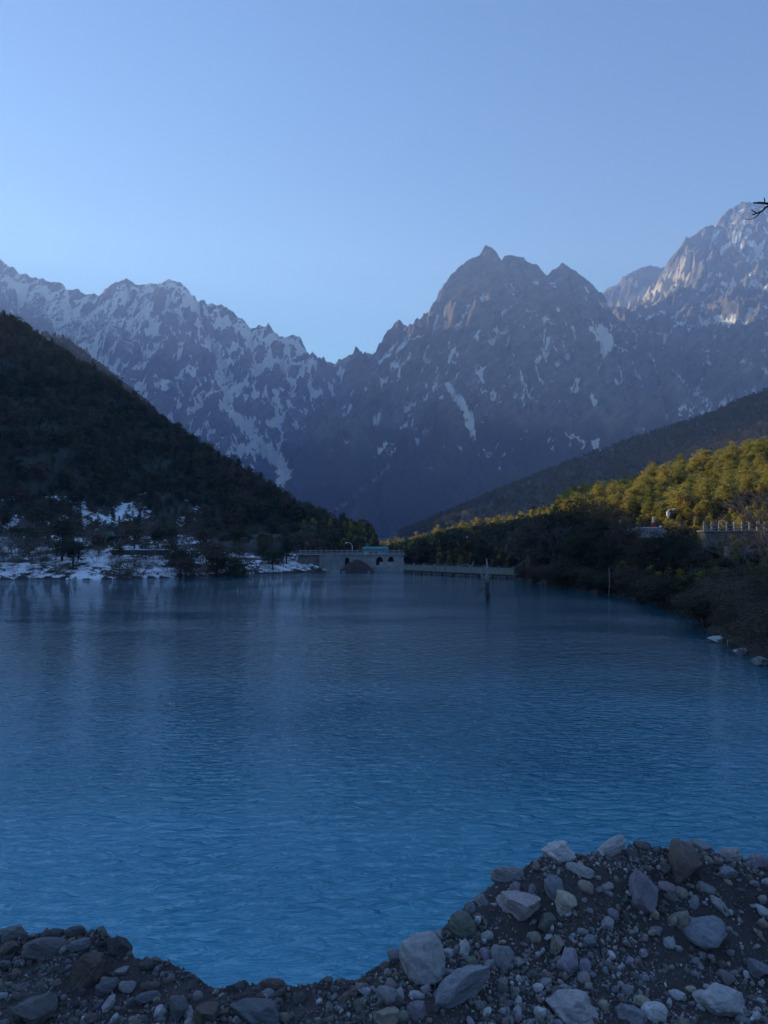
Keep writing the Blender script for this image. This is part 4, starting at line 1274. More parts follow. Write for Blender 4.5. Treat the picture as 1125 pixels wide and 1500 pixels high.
# --- the wood on the left hill and the knoll: one mass
def gn_scatter(name, P, S, R, protos, mat_list):
    me = bpy.data.meshes.new(name)
    me.vertices.add(len(P)); me.vertices.foreach_set('co', np.ascontiguousarray(P, np.float32).ravel())
    a = me.attributes.new('size', 'FLOAT', 'POINT'); a.data.foreach_set('value', np.ascontiguousarray(S, np.float32))
    a = me.attributes.new('turn', 'FLOAT', 'POINT'); a.data.foreach_set('value', np.ascontiguousarray(R, np.float32))
    o = link(name, me)
    ng = bpy.data.node_groups.new(name + '_scatter', 'GeometryNodeTree')
    ng.interface.new_socket('Geometry', in_out='INPUT', socket_type='NodeSocketGeometry')
    ng.interface.new_socket('Geometry', in_out='OUTPUT', socket_type='NodeSocketGeometry')
    N, L = ng.nodes, ng.links
    gi = N.new('NodeGroupInput'); go = N.new('NodeGroupOutput')
    iop = N.new('GeometryNodeInstanceOnPoints'); jn = N.new('GeometryNodeJoinGeometry')
    m2p = N.new('GeometryNodeMeshToPoints')
    L.new(gi.outputs[0], m2p.inputs[0]); L.new(m2p.outputs[0], iop.inputs['Points'])
    for po in protos:
        oi = N.new('GeometryNodeObjectInfo'); oi.inputs[0].default_value = po
        oi.inputs['As Instance'].default_value = True
        L.new(oi.outputs['Geometry'], jn.inputs[0])
    L.new(jn.outputs[0], iop.inputs['Instance'])
    iop.inputs['Pick Instance'].default_value = True
    for nm, sock in (('size', 'Scale'),):
        na = N.new('GeometryNodeInputNamedAttribute'); na.data_type = 'FLOAT'; na.inputs['Name'].default_value = nm
        L.new(na.outputs[0], iop.inputs[sock])
    na = N.new('GeometryNodeInputNamedAttribute'); na.data_type = 'FLOAT'; na.inputs['Name'].default_value = 'turn'
    cx = N.new('ShaderNodeCombineXYZ'); L.new(na.outputs[0], cx.inputs[2])
    L.new(cx.outputs[0], iop.inputs['Rotation'])
    L.new(iop.outputs[0], go.inputs[0])
    md = o.modifiers.new('scatter', 'NODES'); md.node_group = ng
    return o

def wood():
    protos = []
    for i, (t, c) in enumerate(K['oak_far'] + K['pine_far']):
        me = c.copy()
        protos.append(bpy.data.objects.new('wood_tree_source', me))      # never linked: only a source for the mass
    for p in protos:
        pass
    r = np.random.default_rng(33)
    n = 34000
    Y = r.uniform(150, 352, n); u = r.uniform(-0.60, 0.0, n); X = u * Y
    z, ds, which, ins = H(X, Y, True)
    PX, PY = proj(X, Y, z)
    ok = (which == 1) & (~ins) & (ds > 22)
    snowzone = (PX < 335) & (PY > 722)
    ok &= ~(snowzone & (r.random(n) < 0.9))
    X, Y, z = X[ok], Y[ok], z[ok]
    # keep trees about 2.4 m apart
    cell = {}; keep = []
    for i in range(len(X)):
        k = (int(X[i] // 2.3), int(Y[i] // 2.3))
        if k in cell: continue
        cell[k] = 1; keep.append(i)
    X, Y, z = X[keep], Y[keep], z[keep]
    S = (0.38 + 0.62 * r.random(len(X)) ** 1.8) * (1 + 0.45 * fbm(X / 14, Y / 14, 2, 500))
    o = gn_scatter('hillside_forest', np.stack([X, Y, z - 0.1], -1), S, r.uniform(0, 6.28, len(X)), protos, None)
    tag(o, 'dense dark wood covering the steep left hill', 'forest', kind='stuff')
    # knoll behind
    n = 5000
    Y = r.uniform(950, 1300, n); X = r.uniform(-0.54, -0.30, n) * Y
    z, ds, which, ins = H(X, Y, True)
    ok = which == 4
    o = gn_scatter('hillside_forest', np.stack([X[ok], Y[ok], z[ok] - 0.1], -1), r.uniform(0.8, 1.5, ok.sum()), r.uniform(0, 6.28, ok.sum()), protos, None)
    tag(o, 'thin snow-dusted wood on the knoll behind the left hill', 'forest', kind='stuff')
    # far slope behind the right bank
    n = 9000
    Y = r.uniform(620, 1320, n); X = r.uniform(0.02, 0.56, n) * Y
    z, ds, which, ins = H(X, Y, True)
    ok = which == 3
    o = gn_scatter('hillside_forest', np.stack([X[ok], Y[ok], z[ok] - 0.1], -1), r.uniform(1.0, 1.8, ok.sum()), r.uniform(0, 6.28, ok.sum()), protos, None)
    tag(o, 'blue hazy wood on the far slope behind the right bank', 'forest', kind='stuff')
wood()
def undergrowth():
    r = np.random.default_rng(36)
    n = 4000
    Y = r.uniform(28, 66, n); X = r.uniform(0.36, 0.75, n) * Y
    z, ds, which, ins = H(X, Y, True)
    ok = (~ins) & (ds > 0.5); X, Y, z = X[ok], Y[ok], z[ok]
    cell = {}; keep = []
    for i in range(len(X)):
        k = (int(X[i] // .75), int(Y[i] // .75))
        if k not in cell: cell[k] = 1; keep.append(i)
    X, Y, z = X[keep], Y[keep], z[keep]
    o = gn_scatter('undergrowth', np.stack([X, Y, z - 0.1], -1), r.uniform(0.18, 0.5, len(X)), r.uniform(0, 6.28, len(X)), [bpy.data.objects.new('undergrowth_source', c.copy()) for t, c in K['shrub']], None)
    tag(o, 'dry brown undergrowth on the near right shore', 'undergrowth', kind='stuff')
    n = 16000
    Y = r.uniform(112, 242, n); X = r.uniform(0.225, 0.56, n) * Y
    z, ds, which, ins = H(X, Y, True)
    ok = (which == 2) & (ds > 26); X, Y, z = X[ok], Y[ok], z[ok]
    cell = {}; keep = []
    for i in range(len(X)):
        k = (int(X[i] // 1.9), int(Y[i] // 1.9))
        if k not in cell: cell[k] = 1; keep.append(i)
    X, Y, z = X[keep], Y[keep], z[keep]
    o = gn_scatter('undergrowth', np.stack([X, Y, z - 0.2], -1), r.uniform(0.3, 0.6, len(X)), r.uniform(0, 6.28, len(X)), [bpy.data.objects.new('undergrowth_source', c.copy()) for t, c in K['pine']], None)
    tag(o, 'young yellow-green pines filling the gaps on the sunlit right hill', 'undergrowth', kind='stuff')
    protos = [bpy.data.objects.new('undergrowth_source', c.copy()) for t, c in K['oak_far'] + K['pine_lit_far'][:2]]
    r = np.random.default_rng(35)
    n = 42000
    Y = np.concatenate([r.uniform(60, 200, n // 2), r.uniform(200, 450, n // 2)]); X = r.uniform(-0.11, 0.60, n) * Y
    z, ds, which, ins = H(X, Y, True)
    ok = (~ins) & (ds > 3.0) & (which <= 2) & ~((Y < 170) & (X < 4))
    path = (np.hypot((X - 36) / 6, (Y - 104) / 5) < 1)
    ok &= ~path
    X, Y, z = X[ok], Y[ok], z[ok]
    cell = {}; keep = []
    for i in range(len(X)):
        c = 1.5 if Y[i] < 200 else 2.6
        k = (int(X[i] // c), int(Y[i] // c), Y[i] < 200)
        if k in cell: continue
        cell[k] = 1; keep.append(i)
    X, Y, z = X[keep], Y[keep], z[keep]
    S = r.uniform(0.20, 0.42, len(X)) * np.where(Y > 200, 1.5, 1.0)
    o = gn_scatter('undergrowth', np.stack([X, Y, z - 0.25], -1), S, r.uniform(0, 6.28, len(X)), protos, None)
    tag(o, 'dense dark undergrowth between the trees on the right hill', 'undergrowth', kind='stuff')
undergrowth()

# ================================================================== BUILT THINGS ROUND THE LAKE
# --- dam with parapet at the far end
Y0 = 153.0
sx = Y0 / F
X_ = lambda px: (px - 562.5) * sx
Z_ = lambda py: at(562, py, Y0)[2]
t = empty('dam', (X_(515), Y0, 0))
tag(t, 'grey concrete dam with a post-and-rail parapet at the far end of the lake', 'dam')
def L(px): return X_(px) - X_(515)
m = MB(); m.box(L(436), L(468), 0.4, 3.4, -0.6, Z_(813)); m.build('abutment', M['stone_wall'], t)
m = MB(); m.box(L(468), L(503), 0.0, 3.4, -0.6, Z_(813)); dw_ = m.build('wall', M['concrete'], t)
for px in np.arange(470, 503, 5.4):
    m = MB(); m.box(L(px) - .12, L(px) + .12, -0.14, 0.02, -0.4, Z_(813) - 0.05); m.build('rib', M['concrete'], dw_)
m = MB()
def arch_wall(m, x0, x1, zb, zt, openings, y0, y1):
    """wall from x0 to x1 with arched openings (xa, xb, spring z, crown z)"""
    x = x0
    for xa, xb, zs, zc in openings:
        m.box(x, xa, y0, y1, zb, zt)
        n = 8
        pts = [(xa, zt), (xa, zs)] + [(xa + (xb - xa) * (0.5 - 0.5 * math.cos(math.pi * i / n)), zs + (zc - zs) * math.sin(math.pi * i / n)) for i in range(1, n)] + [(xb, zs), (xb, zt)]
        for (p, q) in zip(pts[1:-2], pts[2:-1]):
            m.prism([(p[0], p[1]), (q[0], q[1]), (q[0], zt), (p[0], zt)], y0, y1)
        x = xb
    m.box(x, x1, y0, y1, zb, zt)
arch_wall(m, L(503), L(591), -0.6, Z_(813), [(L(505), L(512), Z_(822), Z_(816.5)), (L(551), L(561), Z_(822), Z_(815.5)), (L(568), L(577), Z_(822), Z_(815.5))], 0.0, 1.2)
m.build('arched_wall', M['concrete'], t)
m = MB(); m.box(L(503), L(591), 1.6, 3.4, -0.6, Z_(813) - 0.3); m.build('back_wall', M['wet_wood'], t)  # near-black backing seen through the arches, borrows the wet wood colour
m = MB(); m.box(L(434), L(593), -0.25, 3.6, Z_(813), Z_(811.4)); m.build('deck_slab', M['concrete'], t)
pr = []
for px in np.arange(440, 592, 7.6):
    m = MB(); m.box(L(px) - .08, L(px) + .08, -0.13, 0.07, Z_(811.4), Z_(805.6)); m.box(L(px) - .11, L(px) + .11, -0.16, 0.10, Z_(805.6), Z_(805.0)); m.build('parapet_post', M['concrete'], t)
m = MB(); m.box(L(438), L(592), -0.08, 0.02, Z_(807.4), Z_(806.2)); m.box(L(438), L(592), -0.08, 0.02, Z_(810.2), Z_(809.2)); m.build('parapet_rail', M['concrete'], t)
# spillway apron steps to the right of the embankment
for i, (xa, xb, zt) in enumerate(((548, 590, 828), (556, 586, 823))):
    m = MB(); m.box(L(xa), L(xb), -2.6 + i * 1.1, -0.1 - 0.02 * i, -0.5, Z_(zt)); m.build('apron', M['concrete'], t)

# --- brown earth embankment in front of the dam
def mound(name, cx, cy, rx, ry, h, mat, label, cat, seed):
    n1, n2 = 40, 12
    V = []; 
    for i in range(n2 + 1):
        r_ = i / n2
        for j in range(n1):
            a = 2 * math.pi * j / n1
            x, y = rx * r_ * math.cos(a), ry * r_ * math.sin(a)
            z = h * (1 - r_ ** 1.6) + 0.25 * float(gnoise(np.array([x * .9 + seed]), np.array([y * .9]), 4)[0]) * (1 - r_)
            V.append((x, y, z - 0.35 * r_))
    Fq = [(i * n1 + j, i * n1 + (j + 1) % n1, (i + 1) * n1 + (j + 1) % n1, (i + 1) * n1 + j) for i in range(n2) for j in range(n1)]
    o = link(name, mesh_np(name, np.array(V), np.array([(a, d, c, b) for a, b, c, d in Fq])), mat)
    o.location = (cx, cy, 0)
    tag(o, label, cat)
    return o
mound('embankment', (523 - 562.5) * 150 / F, 149.6, 3.9, 2.6, 2.5, M['soil'], 'brown earth embankment in front of the grey dam', 'embankment', 3)
def pale_slab(px, py, w, h, d, label, name='kerb_stone', cat='kerb', mat='concrete'):
    x, y = onwater(px, py); s = y / F
    m = MB(); hw = w * s / 2
    m.prism([(-hw, -.15), (hw, -.15), (hw * .97, h * s), (-hw * .96, h * s * .9)], -d / 2, d / 2)
    o = m.build(name, M[mat]); o.location = (x, y, 0); tag(o, label, cat); return o
pale_slab(521, 838.2, 42, 1.6, .5, 'low pale kerb along the foot of the brown embankment')
pale_slab(488, 838.4, 20, 3.0, .9, 'short pale slab at the water left of the embankment', 'stone_slab', 'slab')
pale_slab(560, 836.8, 26, 3.2, .9, 'pale landing slab at the water right of the embankment', 'stone_slab', 'slab')

# --- teal-roofed building behind the parapet
Yb = 160.0; sb = Yb / F
bx = (550 - 562.5) * sb
zb = 1.9
zt = at(550, 801.5, Yb)[2]
t = empty('kiosk', (bx, Yb, zb)); hh = zt - zb
tag(t, 'small building with a pale teal flat roof behind the dam parapet', 'building')
m = MB(); m.box(-17 * sb, 17 * sb, 0, 4.0, -0.2, hh - 0.95); m.build('wall', M['white_paint'], t)
m = MB(); m.box(-19 * sb, 19 * sb, -0.5, 4.5, hh - 0.45, hh); m.box(-17.5 * sb, 17.5 * sb, -0.3, 4.3, hh, hh + .12); m.build('roof', M['teal_paint'], t)
m = MB(); m.box(-17.2 * sb, 17.2 * sb, -.02, 4.02, hh - 0.95, hh - 0.45); m.build('frieze', M['teal_paint'], t)
m = MB(); m.box(-10 * sb, 3 * sb, -0.05, 0.03, hh - 1.55, hh - 0.97); kw_ = m.build('window', M['dark_glass'], t)
for k_ in (-10.2, -5.8, -1.4, 3.0):
    m = MB(); m.box(k_ * sb - .04, k_ * sb + .04, -0.09, -0.02, hh - 1.55, hh - 0.97); m.build('mullion', M['white_paint'], kw_)
m = MB(); m.box(7 * sb, 16.9 * sb, -0.06, 0.03, -.1, hh - 0.97); m.build('side_panel', M['teal_paint'], t)

# --- curved lamp on the dam
def lamp(px, py_base, py_top, Y, arm_px, label, style='arm', rad=0.06, lamp_r=0.16, zbase=None):
    x, y, zt = at(px, py_top, Y); s = Y / F
    zb = Hs(x, y) if zbase is None else zbase
    t = empty('lamp_post', (x, y, zb)); h = zt - zb
    tag(t, label, 'lamp post')
    a = arm_px * s
    m = MB()
    m.tube([(0, 0, -0.2), (0, 0, h * .5), (0, 0, h)], [rad * 1.4, rad * 1.1, rad], 8); m.build('pole', M['white_paint'], t, True)
    m = MB()
    if style == 'curve':
        m.tube([(0, 0, h - .02), (a * .15, 0, h + abs(a) * .35), (a * .55, 0, h + abs(a) * .58), (a, 0, h + abs(a) * .6)], [rad * .9, rad * .8, rad * .7, rad * .6], 6)
        e = (a, 0, h + abs(a) * .6)
    else:
        m.tube([(0, 0, h - .05), (a * .5, 0, h + abs(a) * .1), (a, 0, h + abs(a) * .22)], [rad * .8, rad * .7, rad * .7], 6)
        e = (a, 0, h + abs(a) * .22)
    arm = m.build('arm', M['white_paint'], t, True)
    m = MB(); m.tube([(e[0], 0, e[2] + .05), (e[0], 0, e[2] - .05), (e[0], 0, e[2] - .2), (e[0], 0, e[2] - .3)], [lamp_r * .3, lamp_r, lamp_r * .95, lamp_r * .4], 10)
    m.build('lamp_head', M['white_paint'], arm, True)
    return t
lamp(516, 0, 800, 156, -9, 'pale curved lamp post rising above the dam parapet', 'curve', 0.07, 0.2, Z_(811.4))
lamp(697, 0, 789, 160, -13, 'pale lamp post with an arm to the left above the boardwalk', 'arm', 0.075, 0.2)
lp = lamp(979, 0, 747, 118, 9, 'white post with a short arm and round lamp on the right slope', 'arm', 0.11, 0.3)
m = MB(); hz = at(979, 756, 118)[2] - lp.location.z; m.box(-.24, .2, -.2, .2, hz, hz + .7); m.build('control_box', M['white_paint'], lp)

# --- blue sign with white post beside the lamp
x, y, z = at(720, 787, 160); s = 160 / F
zb = Hs(x, y)
t = empty('road_sign', (x, y, zb)); hz = z - zb
tag(t, 'dark blue rectangular sign with pale frame above the boardwalk', 'sign')
m = MB(); m.box(-5 * s, 4.2 * s, -.04, .04, hz - 3 * s, hz + 3 * s); m.build('panel', M['blue_paint'], t)
m = MB(); m.box(4.25 * s, 5.0 * s, -.08, .08, -0.3, hz + 3.6 * s); m.build('post', M['white_paint'], t)
m = MB(); m.box(-5 * s, 4.2 * s, -.055, .05, hz + 3.02 * s, hz + 3.6 * s); m.build('frame', M['white_paint'], t)
# --- low hut with a teal roof behind the boardwalk
x, y, z = at(732, 805, 150); s = 150 / F
zb = Hs(x, y)
t = empty('hut', (x, y, zb)); hz = max(z - zb, 1.6)
tag(t, 'low hut with a pale teal roof half hidden behind the boardwalk', 'hut')
m = MB(); m.box(-8 * s, 8 * s, 0, 2.0, -.3, hz - .5); m.build('wall', M['concrete'], t)
m = MB(); m.prism([(-9 * s, hz - .5), (9 * s, hz - .5), (8 * s, hz), (-8 * s, hz)], -.3, 2.3); m.build('roof', M['teal_paint'], t)
m = MB(); m.box(-2 * s, 3 * s, -.04, .05, .2, hz - .7); m.build('door', M['dark_board'], t)

# --- boardwalk with panelled railing along the far right shore
PA = np.array([(592 - 562.5) / F * 142, 142.0]); PB = np.array([(652 - 562.5) / F * 131, 131.0]); PC = np.array([(752 - 562.5) / F * 117, 117.0])
t = empty('boardwalk', (PB[0], PB[1], 0))
tag(t, 'pale boardwalk with a solid panelled railing along the far right shore', 'boardwalk')
def bw(a, b):
    a3 = np.array([*(a - PB), 0]); b3 = np.array([*(b - PB), 0])
    d = (b3 - a3); Ln = np.linalg.norm(d); d /= Ln; nrm = np.array([d[1], -d[0], 0])
    if nrm[1] > 0: nrm = -nrm
    m = MB(); back = -nrm * 0.95
    m.obox(a3 + back + (0, 0, .52), b3 + back + (0, 0, .52), 1.9, .14); m.build('deck', M['dark_board'], t)
    n = max(2, int(round(Ln / 3.2)))
    for i in range(n + 1):
        p = a3 + d * Ln * i / n
        m = MB(); m.tube([p + (0, 0, -1.0), p + (0, 0, 1.72)], [.11, .11], 8); po_ = m.build('post', M['board'], t)
        m = MB(); m.tube([p + (0, 0, 1.72), p + (0, 0, 1.80), p + (0, 0, 1.92)], [.17, .17, .07], 8); m.build('post_cap', M['board'], po_)
        if i < n:
            q = a3 + d * Ln * (i + 1) / n
            m = MB(); m.obox(p + d * .12 + nrm * .02 + (0, 0, 1.58), q - d * .12 + nrm * .02 + (0, 0, 1.58), .12, .10); m.build('top_rail', M['board'], t)
            k = 14
            pn = MB()
            for j in range(k):
                c0 = p + d * (.12 + (Ln / n - .24) * j / k); c1 = p + d * (.12 + (Ln / n - .24) * (j + .88) / k)
                pn.obox(c0 + (0, 0, 1.06), c1 + (0, 0, 1.06), .05, .86)
            pn.build('railing_panel', M['board'], t)
        m = MB(); m.tube([p - nrm * 1.7 + (0, 0, -1.0), p - nrm * 1.7 + (0, 0, .5)], [.1, .1], 6); m.build('pile', M['dark_board'], t)
    m = MB(); m.obox(a3 + nrm * .1 + (0, 0, .50), b3 + nrm * .1 + (0, 0, .50), .08, .24); m.build('fascia', M['dark_board'], t)
bw(PA, PB); bw(PB, PC)
# stairs at its right end
st = empty('stairs', (PC[0], PC[1], 0)); tag(st, 'short flight of stairs climbing from the right end of the boardwalk', 'stairs')
for i in range(8):
    m = MB(); m.box(.25 + i * .24, .25 + i * .24 + .3, 0.1, 1.6, .52 + i * .17, .60 + i * .17); m.build('step', M['board'], st)
for yy in (0.02, 1.68):
    m = MB(); m.obox((.15, yy, .42), (2.3, yy, 1.95), .08, .26); m.build('stringer', M['board'], st)
    m = MB(); m.obox((.15, yy, 1.5), (2.3, yy, 3.0), .08, .10); m.build('handrail', M['board'], st)
    for k in (0.2, 2.2):
        m = MB(); m.box(k - .05, k + .05, yy - .05, yy + .05, -0.2, 1.38 + k * .70); m.build('post', M['board'], st)

# --- dead trunk standing in the lake
x, y = onwater(713.5, 878); s = y / F
t = empty('dead_tree', (x, y, 0))
tag(t, 'dead bare trunk standing in the lake with a dark wet foot', 'dead tree')
zt = at(713, 818, y)[2]
m = MB(); m.tube([(.03, 0, 1.55), (.0, 0, 2.1), (.02, 0, 3.0), (-.02, 0, zt)], [.20, .17, .13, .04], 9); m.build('trunk', M['pale_wood'], t, True)
m = MB(); m.tube([(.08, 0, -1.2), (.06, 0, .3), (.03, 0, 1.55)], [.25, .20, .195], 9); m.build('wet_trunk', M['wet_wood'], t, True)
for pts, r0, mt in (([(0, 0, 1.7), (-.42, -.05, 2.1), (-.75, 0, 2.9)], .13, 'pale_wood'), ([(-.02, 0, 1.55), (-.36, .05, 1.65), (-.55, .05, 2.1)], .11, 'pale_wood'), ([(.05, 0, 1.9), (.34, .1, 2.2), (.36, .1, 2.7)], .09, 'pale_wood'),
                    ([(0, 0, 1.2), (-.3, 0, 1.05), (-.75, .1, .55), (-.95, .1, .2)], .05, 'wet_wood'), ([(0, 0, 1.4), (-.2, -.1, 1.15), (-.3, -.1, 1.0)], .05, 'wet_wood'), ([(.05, 0, .35), (.3, -.05, .3), (.5, -.05, .4)], .05, 'wet_wood'),
                    ([(-.5, .07, .8), (-.75, .1, .85), (-.95, .1, 1.05)], .03, 'wet_wood')):
    m = MB(); m.tube(pts, [r0 * (1 - .7 * i / (len(pts) - 1)) for i in range(len(pts))], 6); m.build('branch', M[mt], t, True)
# --- pale fallen branch on the shore behind the boardwalk
x, y, z = at(683, 828, 138)
t = empty('fallen_branch', (x, y, Hs(x, y))); s = 138 / F
tag(t, 'pale fallen branch lying behind the boardwalk railing', 'branch')
z0 = z - Hs(x, y)
m = MB(); m.tube([(-12 * s, 0, z0 - 3 * s), (-5 * s, 0, z0 + .6 * s), (3 * s, 0, z0 + 1.5 * s), (8 * s, .2, -.1)], [.03, .07, .1, .14], 7); m.build('limb', M['pale_wood'], t, True)
m = MB(); m.tube([(8 * s, .15, .0), (9 * s, .1, z0), (11 * s, 0, z0 + 5.5 * s)], [.16, .13, .10], 7); m.build('stump', M['pale_wood'], t, True)
# --- pale stakes at the right shore
for (px, pb, ptop, lean, lb) in ((891, 877, 832, .12, 'thin pale dead stem leaning at the water below the dark trees'), (793, 858, 846, 0, 'short pale stake in the water at the boardwalk stairs'), (798, 859, 850, .1, 'shorter pale stake right beside another near the stairs')):
    x, y = onwater(px, pb); zt = at(px, ptop, y)[2]
    m = MB(); m.tube([(0, 0, -.8), (lean * zt * .4, 0, zt * .5), (lean * zt * .3, 0, zt)], [.04, .035, .02], 6)
    o = m.build('stake', M['pale_wood'], None, True); o.location = (x, y, 0); tag(o, lb, 'stake')

# --- terrace wall on the right bank with balustrade
Yt = 82.0; s = Yt / F
x0 = (1036 - 562.5) * s; x1 = (1150 - 562.5) * s
zt = at(1070, 779, Yt)[2]; zb = at(1070, 812, Yt)[2]
t = empty('terrace_wall', (x0, Yt, zb))
tag(t, 'stone terrace wall with a pale balustrade on the right bank', 'wall')
hh = zt - zb; wl = x1 - x0
m = MB(); m.prism([(0.5, -2.6), (wl, -2.6), (wl, hh), (-.3, hh), (.1, hh * .4)], 0, 1.6); tw_ = m.build('wall', M['stone_wall'], t)
r3 = random.Random(8)
for row in range(4):
    xx = 0.35 + (row % 2) * .45
    while xx < wl - 1.0:
        w_ = r3.uniform(.7, 1.15); z_ = hh * (.02 + .235 * row)
        m = MB(); m.box(xx, xx + w_ - .05, -.06 - r3.uniform(0, .05), .02, z_, z_ + hh * .215)
        m.build('stone', M['stone_wall'], tw_); xx += w_
m = MB(); m.box(-.45, wl, -.15, 1.7, hh, hh + .16); m.build('coping', M['concrete'], t)
for i in range(11):
    xx = -.3 + i * (wl + .2) / 10.5
    m = MB(); m.box(xx - .10, xx + .10, -.08, .12, hh + .16, hh + .86); m.tube([(xx, .02, hh + .86), (xx, .02, hh + .95), (xx, .02, hh + 1.08)], [.10, .15, .05], 8); m.build('balustrade_post', M['concrete'], t)
m = MB(); m.box(-.3, wl, -.03, .07, hh + .66, hh + .76); m.box(-.3, wl, -.03, .07, hh + .34, hh + .42); m.build('balustrade_rail', M['concrete'], t)
q = at(1092, 806, 76)
m = MB(); m.box(-1.9, 1.9, -.5, .5, -1.5, .12); m.box(-1.9, .3, -.3, .5, .12, .42)
o = m.build('stone_step', M['concrete']); o.location = (q[0], q[1], q[2]); tag(o, 'pale stone ledge below the terrace wall', 'ledge')
# --- path with kerb, narrow banner and pale stone on the slope
Yp = 102.0
q = at(952, 774, Yp); s = Yp / F
m = MB(); m.prism([(-22 * s, -1.2), (22 * s, -1.2), (22 * s, 0.0), (-22 * s, 0.0)], -.4, 4.0)
o = m.build('path', M['concrete']); o.location = q; tag(o, 'short stretch of paved path on the right slope', 'path', kind='structure')
m = MB(); m.box(-22 * s, 10 * s, -.5, -.42, 0.02, .16); o = m.build('kerb', M['white_paint']); o.location = q; tag(o, 'pale kerb along the path left of the banner', 'kerb')
q = at(957, 774, Yp + .6)
t = empty('banner', q); tag(t, 'narrow upright banner, white above and red below, on the right slope', 'banner')
zt = at(957, 756, Yp)[2] - q[2]
m = MB(); m.tube([(0, 0, -.2), (0, 0, zt)], [.03, .02], 6); m.build('pole', M['white_paint'], t)
m = MB(); m.prism([(-.16, zt * .5), (.14, zt * .5), (.08, zt * .97), (-.10, zt * .97)], -.05, .05); m.build('upper_cloth', M['white_paint'], t)
m = MB(); m.prism([(-.18, .12), (.26, .12), (.22, zt * .49), (-.16, zt * .49)], -.07, .06); m.build('lower_cloth', M['red_cloth'], t)
def shore_rock(px, py, Y, w, h, tone, label, k, cat='rock', z=None):
    x, y, zz = at(px, py, Y); s = Y / F
    o = link('rock', ROCK_ANG[k % 8]); o.scale = (w * s / 2, w * s / 2 * .8, h * s / 2)
    o.location = (x, y, zz); o.rotation_euler = (0, random.uniform(-.15, .15), random.uniform(-.4, .4))
    o.color = (*TONE[tone], 1); tag(o, label, cat, 'rocks at the water edge'); return o
q = at(967, 772, Yp + .3)
shore_rock(967, 772, Yp + .3, 6, 7, 'white', 'small white stone on the path right of the banner', 1)
for i, (px, py, w, h, tn, lb) in enumerate(((1052, 937, 30, 11, 'pale', 'flat pale rock jutting into the water on the right shore'), (1078, 941, 36, 14, 'grey', 'broad pale rock on the right shore beside the flat one'),
        (1085, 954, 22, 13, 'pink', 'pinkish rock at the water below the broad pale one'), (1112, 968, 26, 18, 'grey', 'pale rock at the right edge by the water'), (1065, 930, 16, 8, 'blue', 'small bluish rock behind the flat pale one'), (1100, 950, 24, 12, 'tan', 'tan rock between the shrubs and the pale rocks'))):
    Y = onwater(px, py + h * .35)[1]
    shore_rock(px, py, Y, w, h, tn, lb, i)
for i, (px, py, w, h, tn, lb) in enumerate(((436, 828, 9, 8, 'white', 'snow-white rock at the water left of the dam'), (422, 834, 8, 7, 'white', 'leftmost small white rock near the dam'), (455, 829, 10, 6, 'white', 'white slanting rock at the left foot of the dam'),
        (463, 831, 9, 5, 'white', 'low white rock beside the slanting one at the dam foot'), (446, 831, 9, 5, 'pale', 'pale flat rock between the white rocks by the dam'), (475, 835, 9, 4, 'tan', 'tan rock under the ribbed dam wall'))):
    Y = onwater(px, max(py + h * .5, 839))[1] + .6
    shore_rock(px, py, Y, w, h, tn, lb, i + 3)

# --- left shore: roadside wall with snow on top, green-roofed hut
Yw = 131.0; s = Yw / F
a = at(163, 809, Yw); b = at(248, 809, Yw)
t = empty('roadside_wall', (a[0], Yw, a[2])); tag(t, 'long low dark wall topped with snow above the left shore', 'wall')
wl = b[0] - a[0]
m = MB(); m.box(0, wl, 0, .5, -0.45, 3.2 * s); m.build('wall', M['dark_board'], t)
m = MB(); m.prism([(0, 3.2 * s + .01), (wl * .98, 3.2 * s + .01), (wl * .95, 5 * s), (wl * .6, 4.6 * s), (wl * .3, 5.2 * s), (.3, 4.8 * s)], -.06, .56); m.build('snow_cap', M['snow'], t)
Yh = 150.0; s = Yh / F
q = at(154, 790, Yh)
t = empty('hut', q); tag(t, 'small hut with a green roof and white arches on the snowy left slope', 'hut')
m = MB(); m.prism([(-8 * s, 5 * s), (9 * s, 5 * s), (6 * s, 11 * s), (-3 * s, 11 * s)], -.2, 2.4); m.build('roof', M['green_paint'], t)
m = MB(); arch_wall(m, -7.5 * s, 8.5 * s, -.6, 5 * s, [(-5 * s, -1 * s, 2 * s, 4 * s), (2 * s, 6 * s, 2 * s, 4 * s)], 0, .3); m.build('arcade', M['white_paint'], t)
m = MB(); m.box(-7.3 * s, 8.3 * s, 1.0, 2.2, -.6, 4.98 * s); m.build('back_room', M['dark_board'], t)

# --- tree beside the viewer, only the tip of one bare branch reaches into the picture
tx, ty = 4.3, 4.2
tz = float(bank(np.array([tx]), np.array([ty]))[0])
t = empty('bare_tree', (tx, ty, tz)); tag(t, 'leafless dark tree beside the viewer, its branch tip entering at upper right', 'tree')
def rel(px, py, Y): 
    p = at(px, py, Y); return (p[0] - tx, p[1] - ty, p[2] - tz)
M['black_bark'] = simple('black_bark', (0.03, 0.026, 0.024), (0.012, 0.011, 0.01), 6.0, 0.9, 0.5, 0.01)
m = MB(); m.tube([(0, 0, -.5), (.02, 0, .6), (.1, .05, 2.2), (.02, .02, 3.6), (-.1, .0, 5.2), (.1, .1, 6.6)], [.17, .13, .11, .085, .05, .015], 10); m.build('trunk', M['black_bark'], t, True)
Yq = 4.6
def branch(pts, r): 
    m = MB(); m.tube(pts, r, 6); m.build('branch', M['black_bark'], t, True)
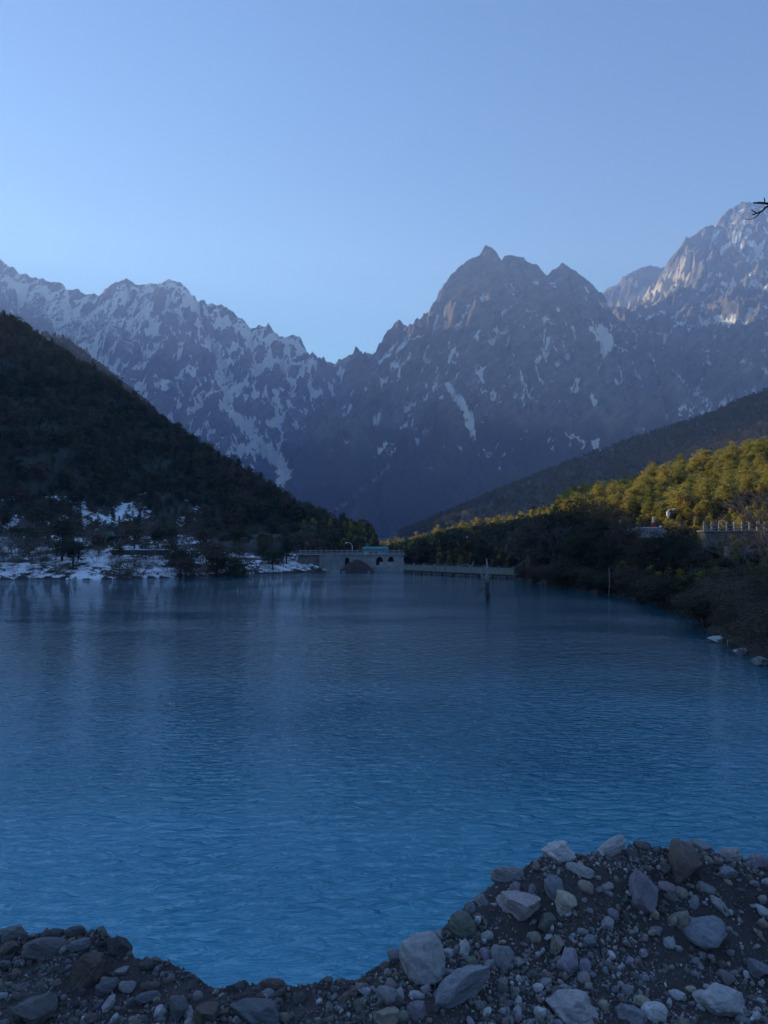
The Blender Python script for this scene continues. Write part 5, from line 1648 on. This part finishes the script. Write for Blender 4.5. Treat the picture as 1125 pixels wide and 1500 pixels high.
branch([(.02, .02, 3.45), rel(1230, 318, Yq), rel(1160, 304, Yq), rel(1128, 299, Yq), rel(1119, 297.5, Yq), rel(1112, 297, Yq), rel(1103, 297.5, Yq)], [.05, .022, .014, .008, .0065, .006, .0045])
branch([rel(1119.6, 298, Yq), rel(1120.2, 294, Yq), rel(1119.3, 289.5, Yq)], [.004, .0035, .0025])
branch([rel(1128, 301, Yq), rel(1121, 304, Yq), rel(1117, 309, Yq), rel(1112, 311, Yq), rel(1107, 313, Yq), rel(1102, 314.5, Yq)], [.007, .006, .0058, .005, .004, .003])
branch([rel(1108, 312.2, Yq), rel(1104, 309.5, Yq), rel(1101, 307.5, Yq)], [.004, .0035, .003])
branch([rel(1113.5, 310.5, Yq), rel(1111, 314.5, Yq), rel(1106, 318.5, Yq), rel(1101, 321, Yq), rel(1094, 321.2, Yq), rel(1088, 319.5, Yq)], [.004, .0035, .003, .0025, .0016, .0008])
for k, (z, a, ln) in enumerate(((3.0, 1.2, 1.4), (4.0, 0.2, 1.2), (4.6, 2.2, 1.0), (2.6, -1.0, 1.2), (5.0, -.5, .8))):
    branch([(.05, .03, z), (.05 + ln * .5 * math.cos(a), .5 * ln * math.sin(a), z + .5), (.05 + ln * math.cos(a), ln * math.sin(a), z + .9)], [.04, .02, .005])

# ================================================================== HAZE: one closed box of pale air
hb = MB(); hb.box(-9600, 8600, -1300, 7900, -8, 3050)
hm = bpy.data.materials.new('haze'); hm.use_nodes = True
hn = hm.node_tree; hn.nodes.remove(hn.nodes['Principled BSDF'])
pv = hn.nodes.new('ShaderNodeVolumePrincipled')
pv.inputs['Color'].default_value = (0.31, 0.48, 1.0, 1)
pv.inputs['Absorption Color'].default_value = (0.6, 0.6, 0.6, 1)
pv.inputs['Density'].default_value = HAZE_DENSITY
pv.inputs['Anisotropy'].default_value = 0.22
hn.links.new(pv.outputs[0], hn.nodes['Material Output'].inputs['Volume'])
tag(hb.build('haze', hm), 'thin blue haze in the valley', 'haze', kind='stuff')
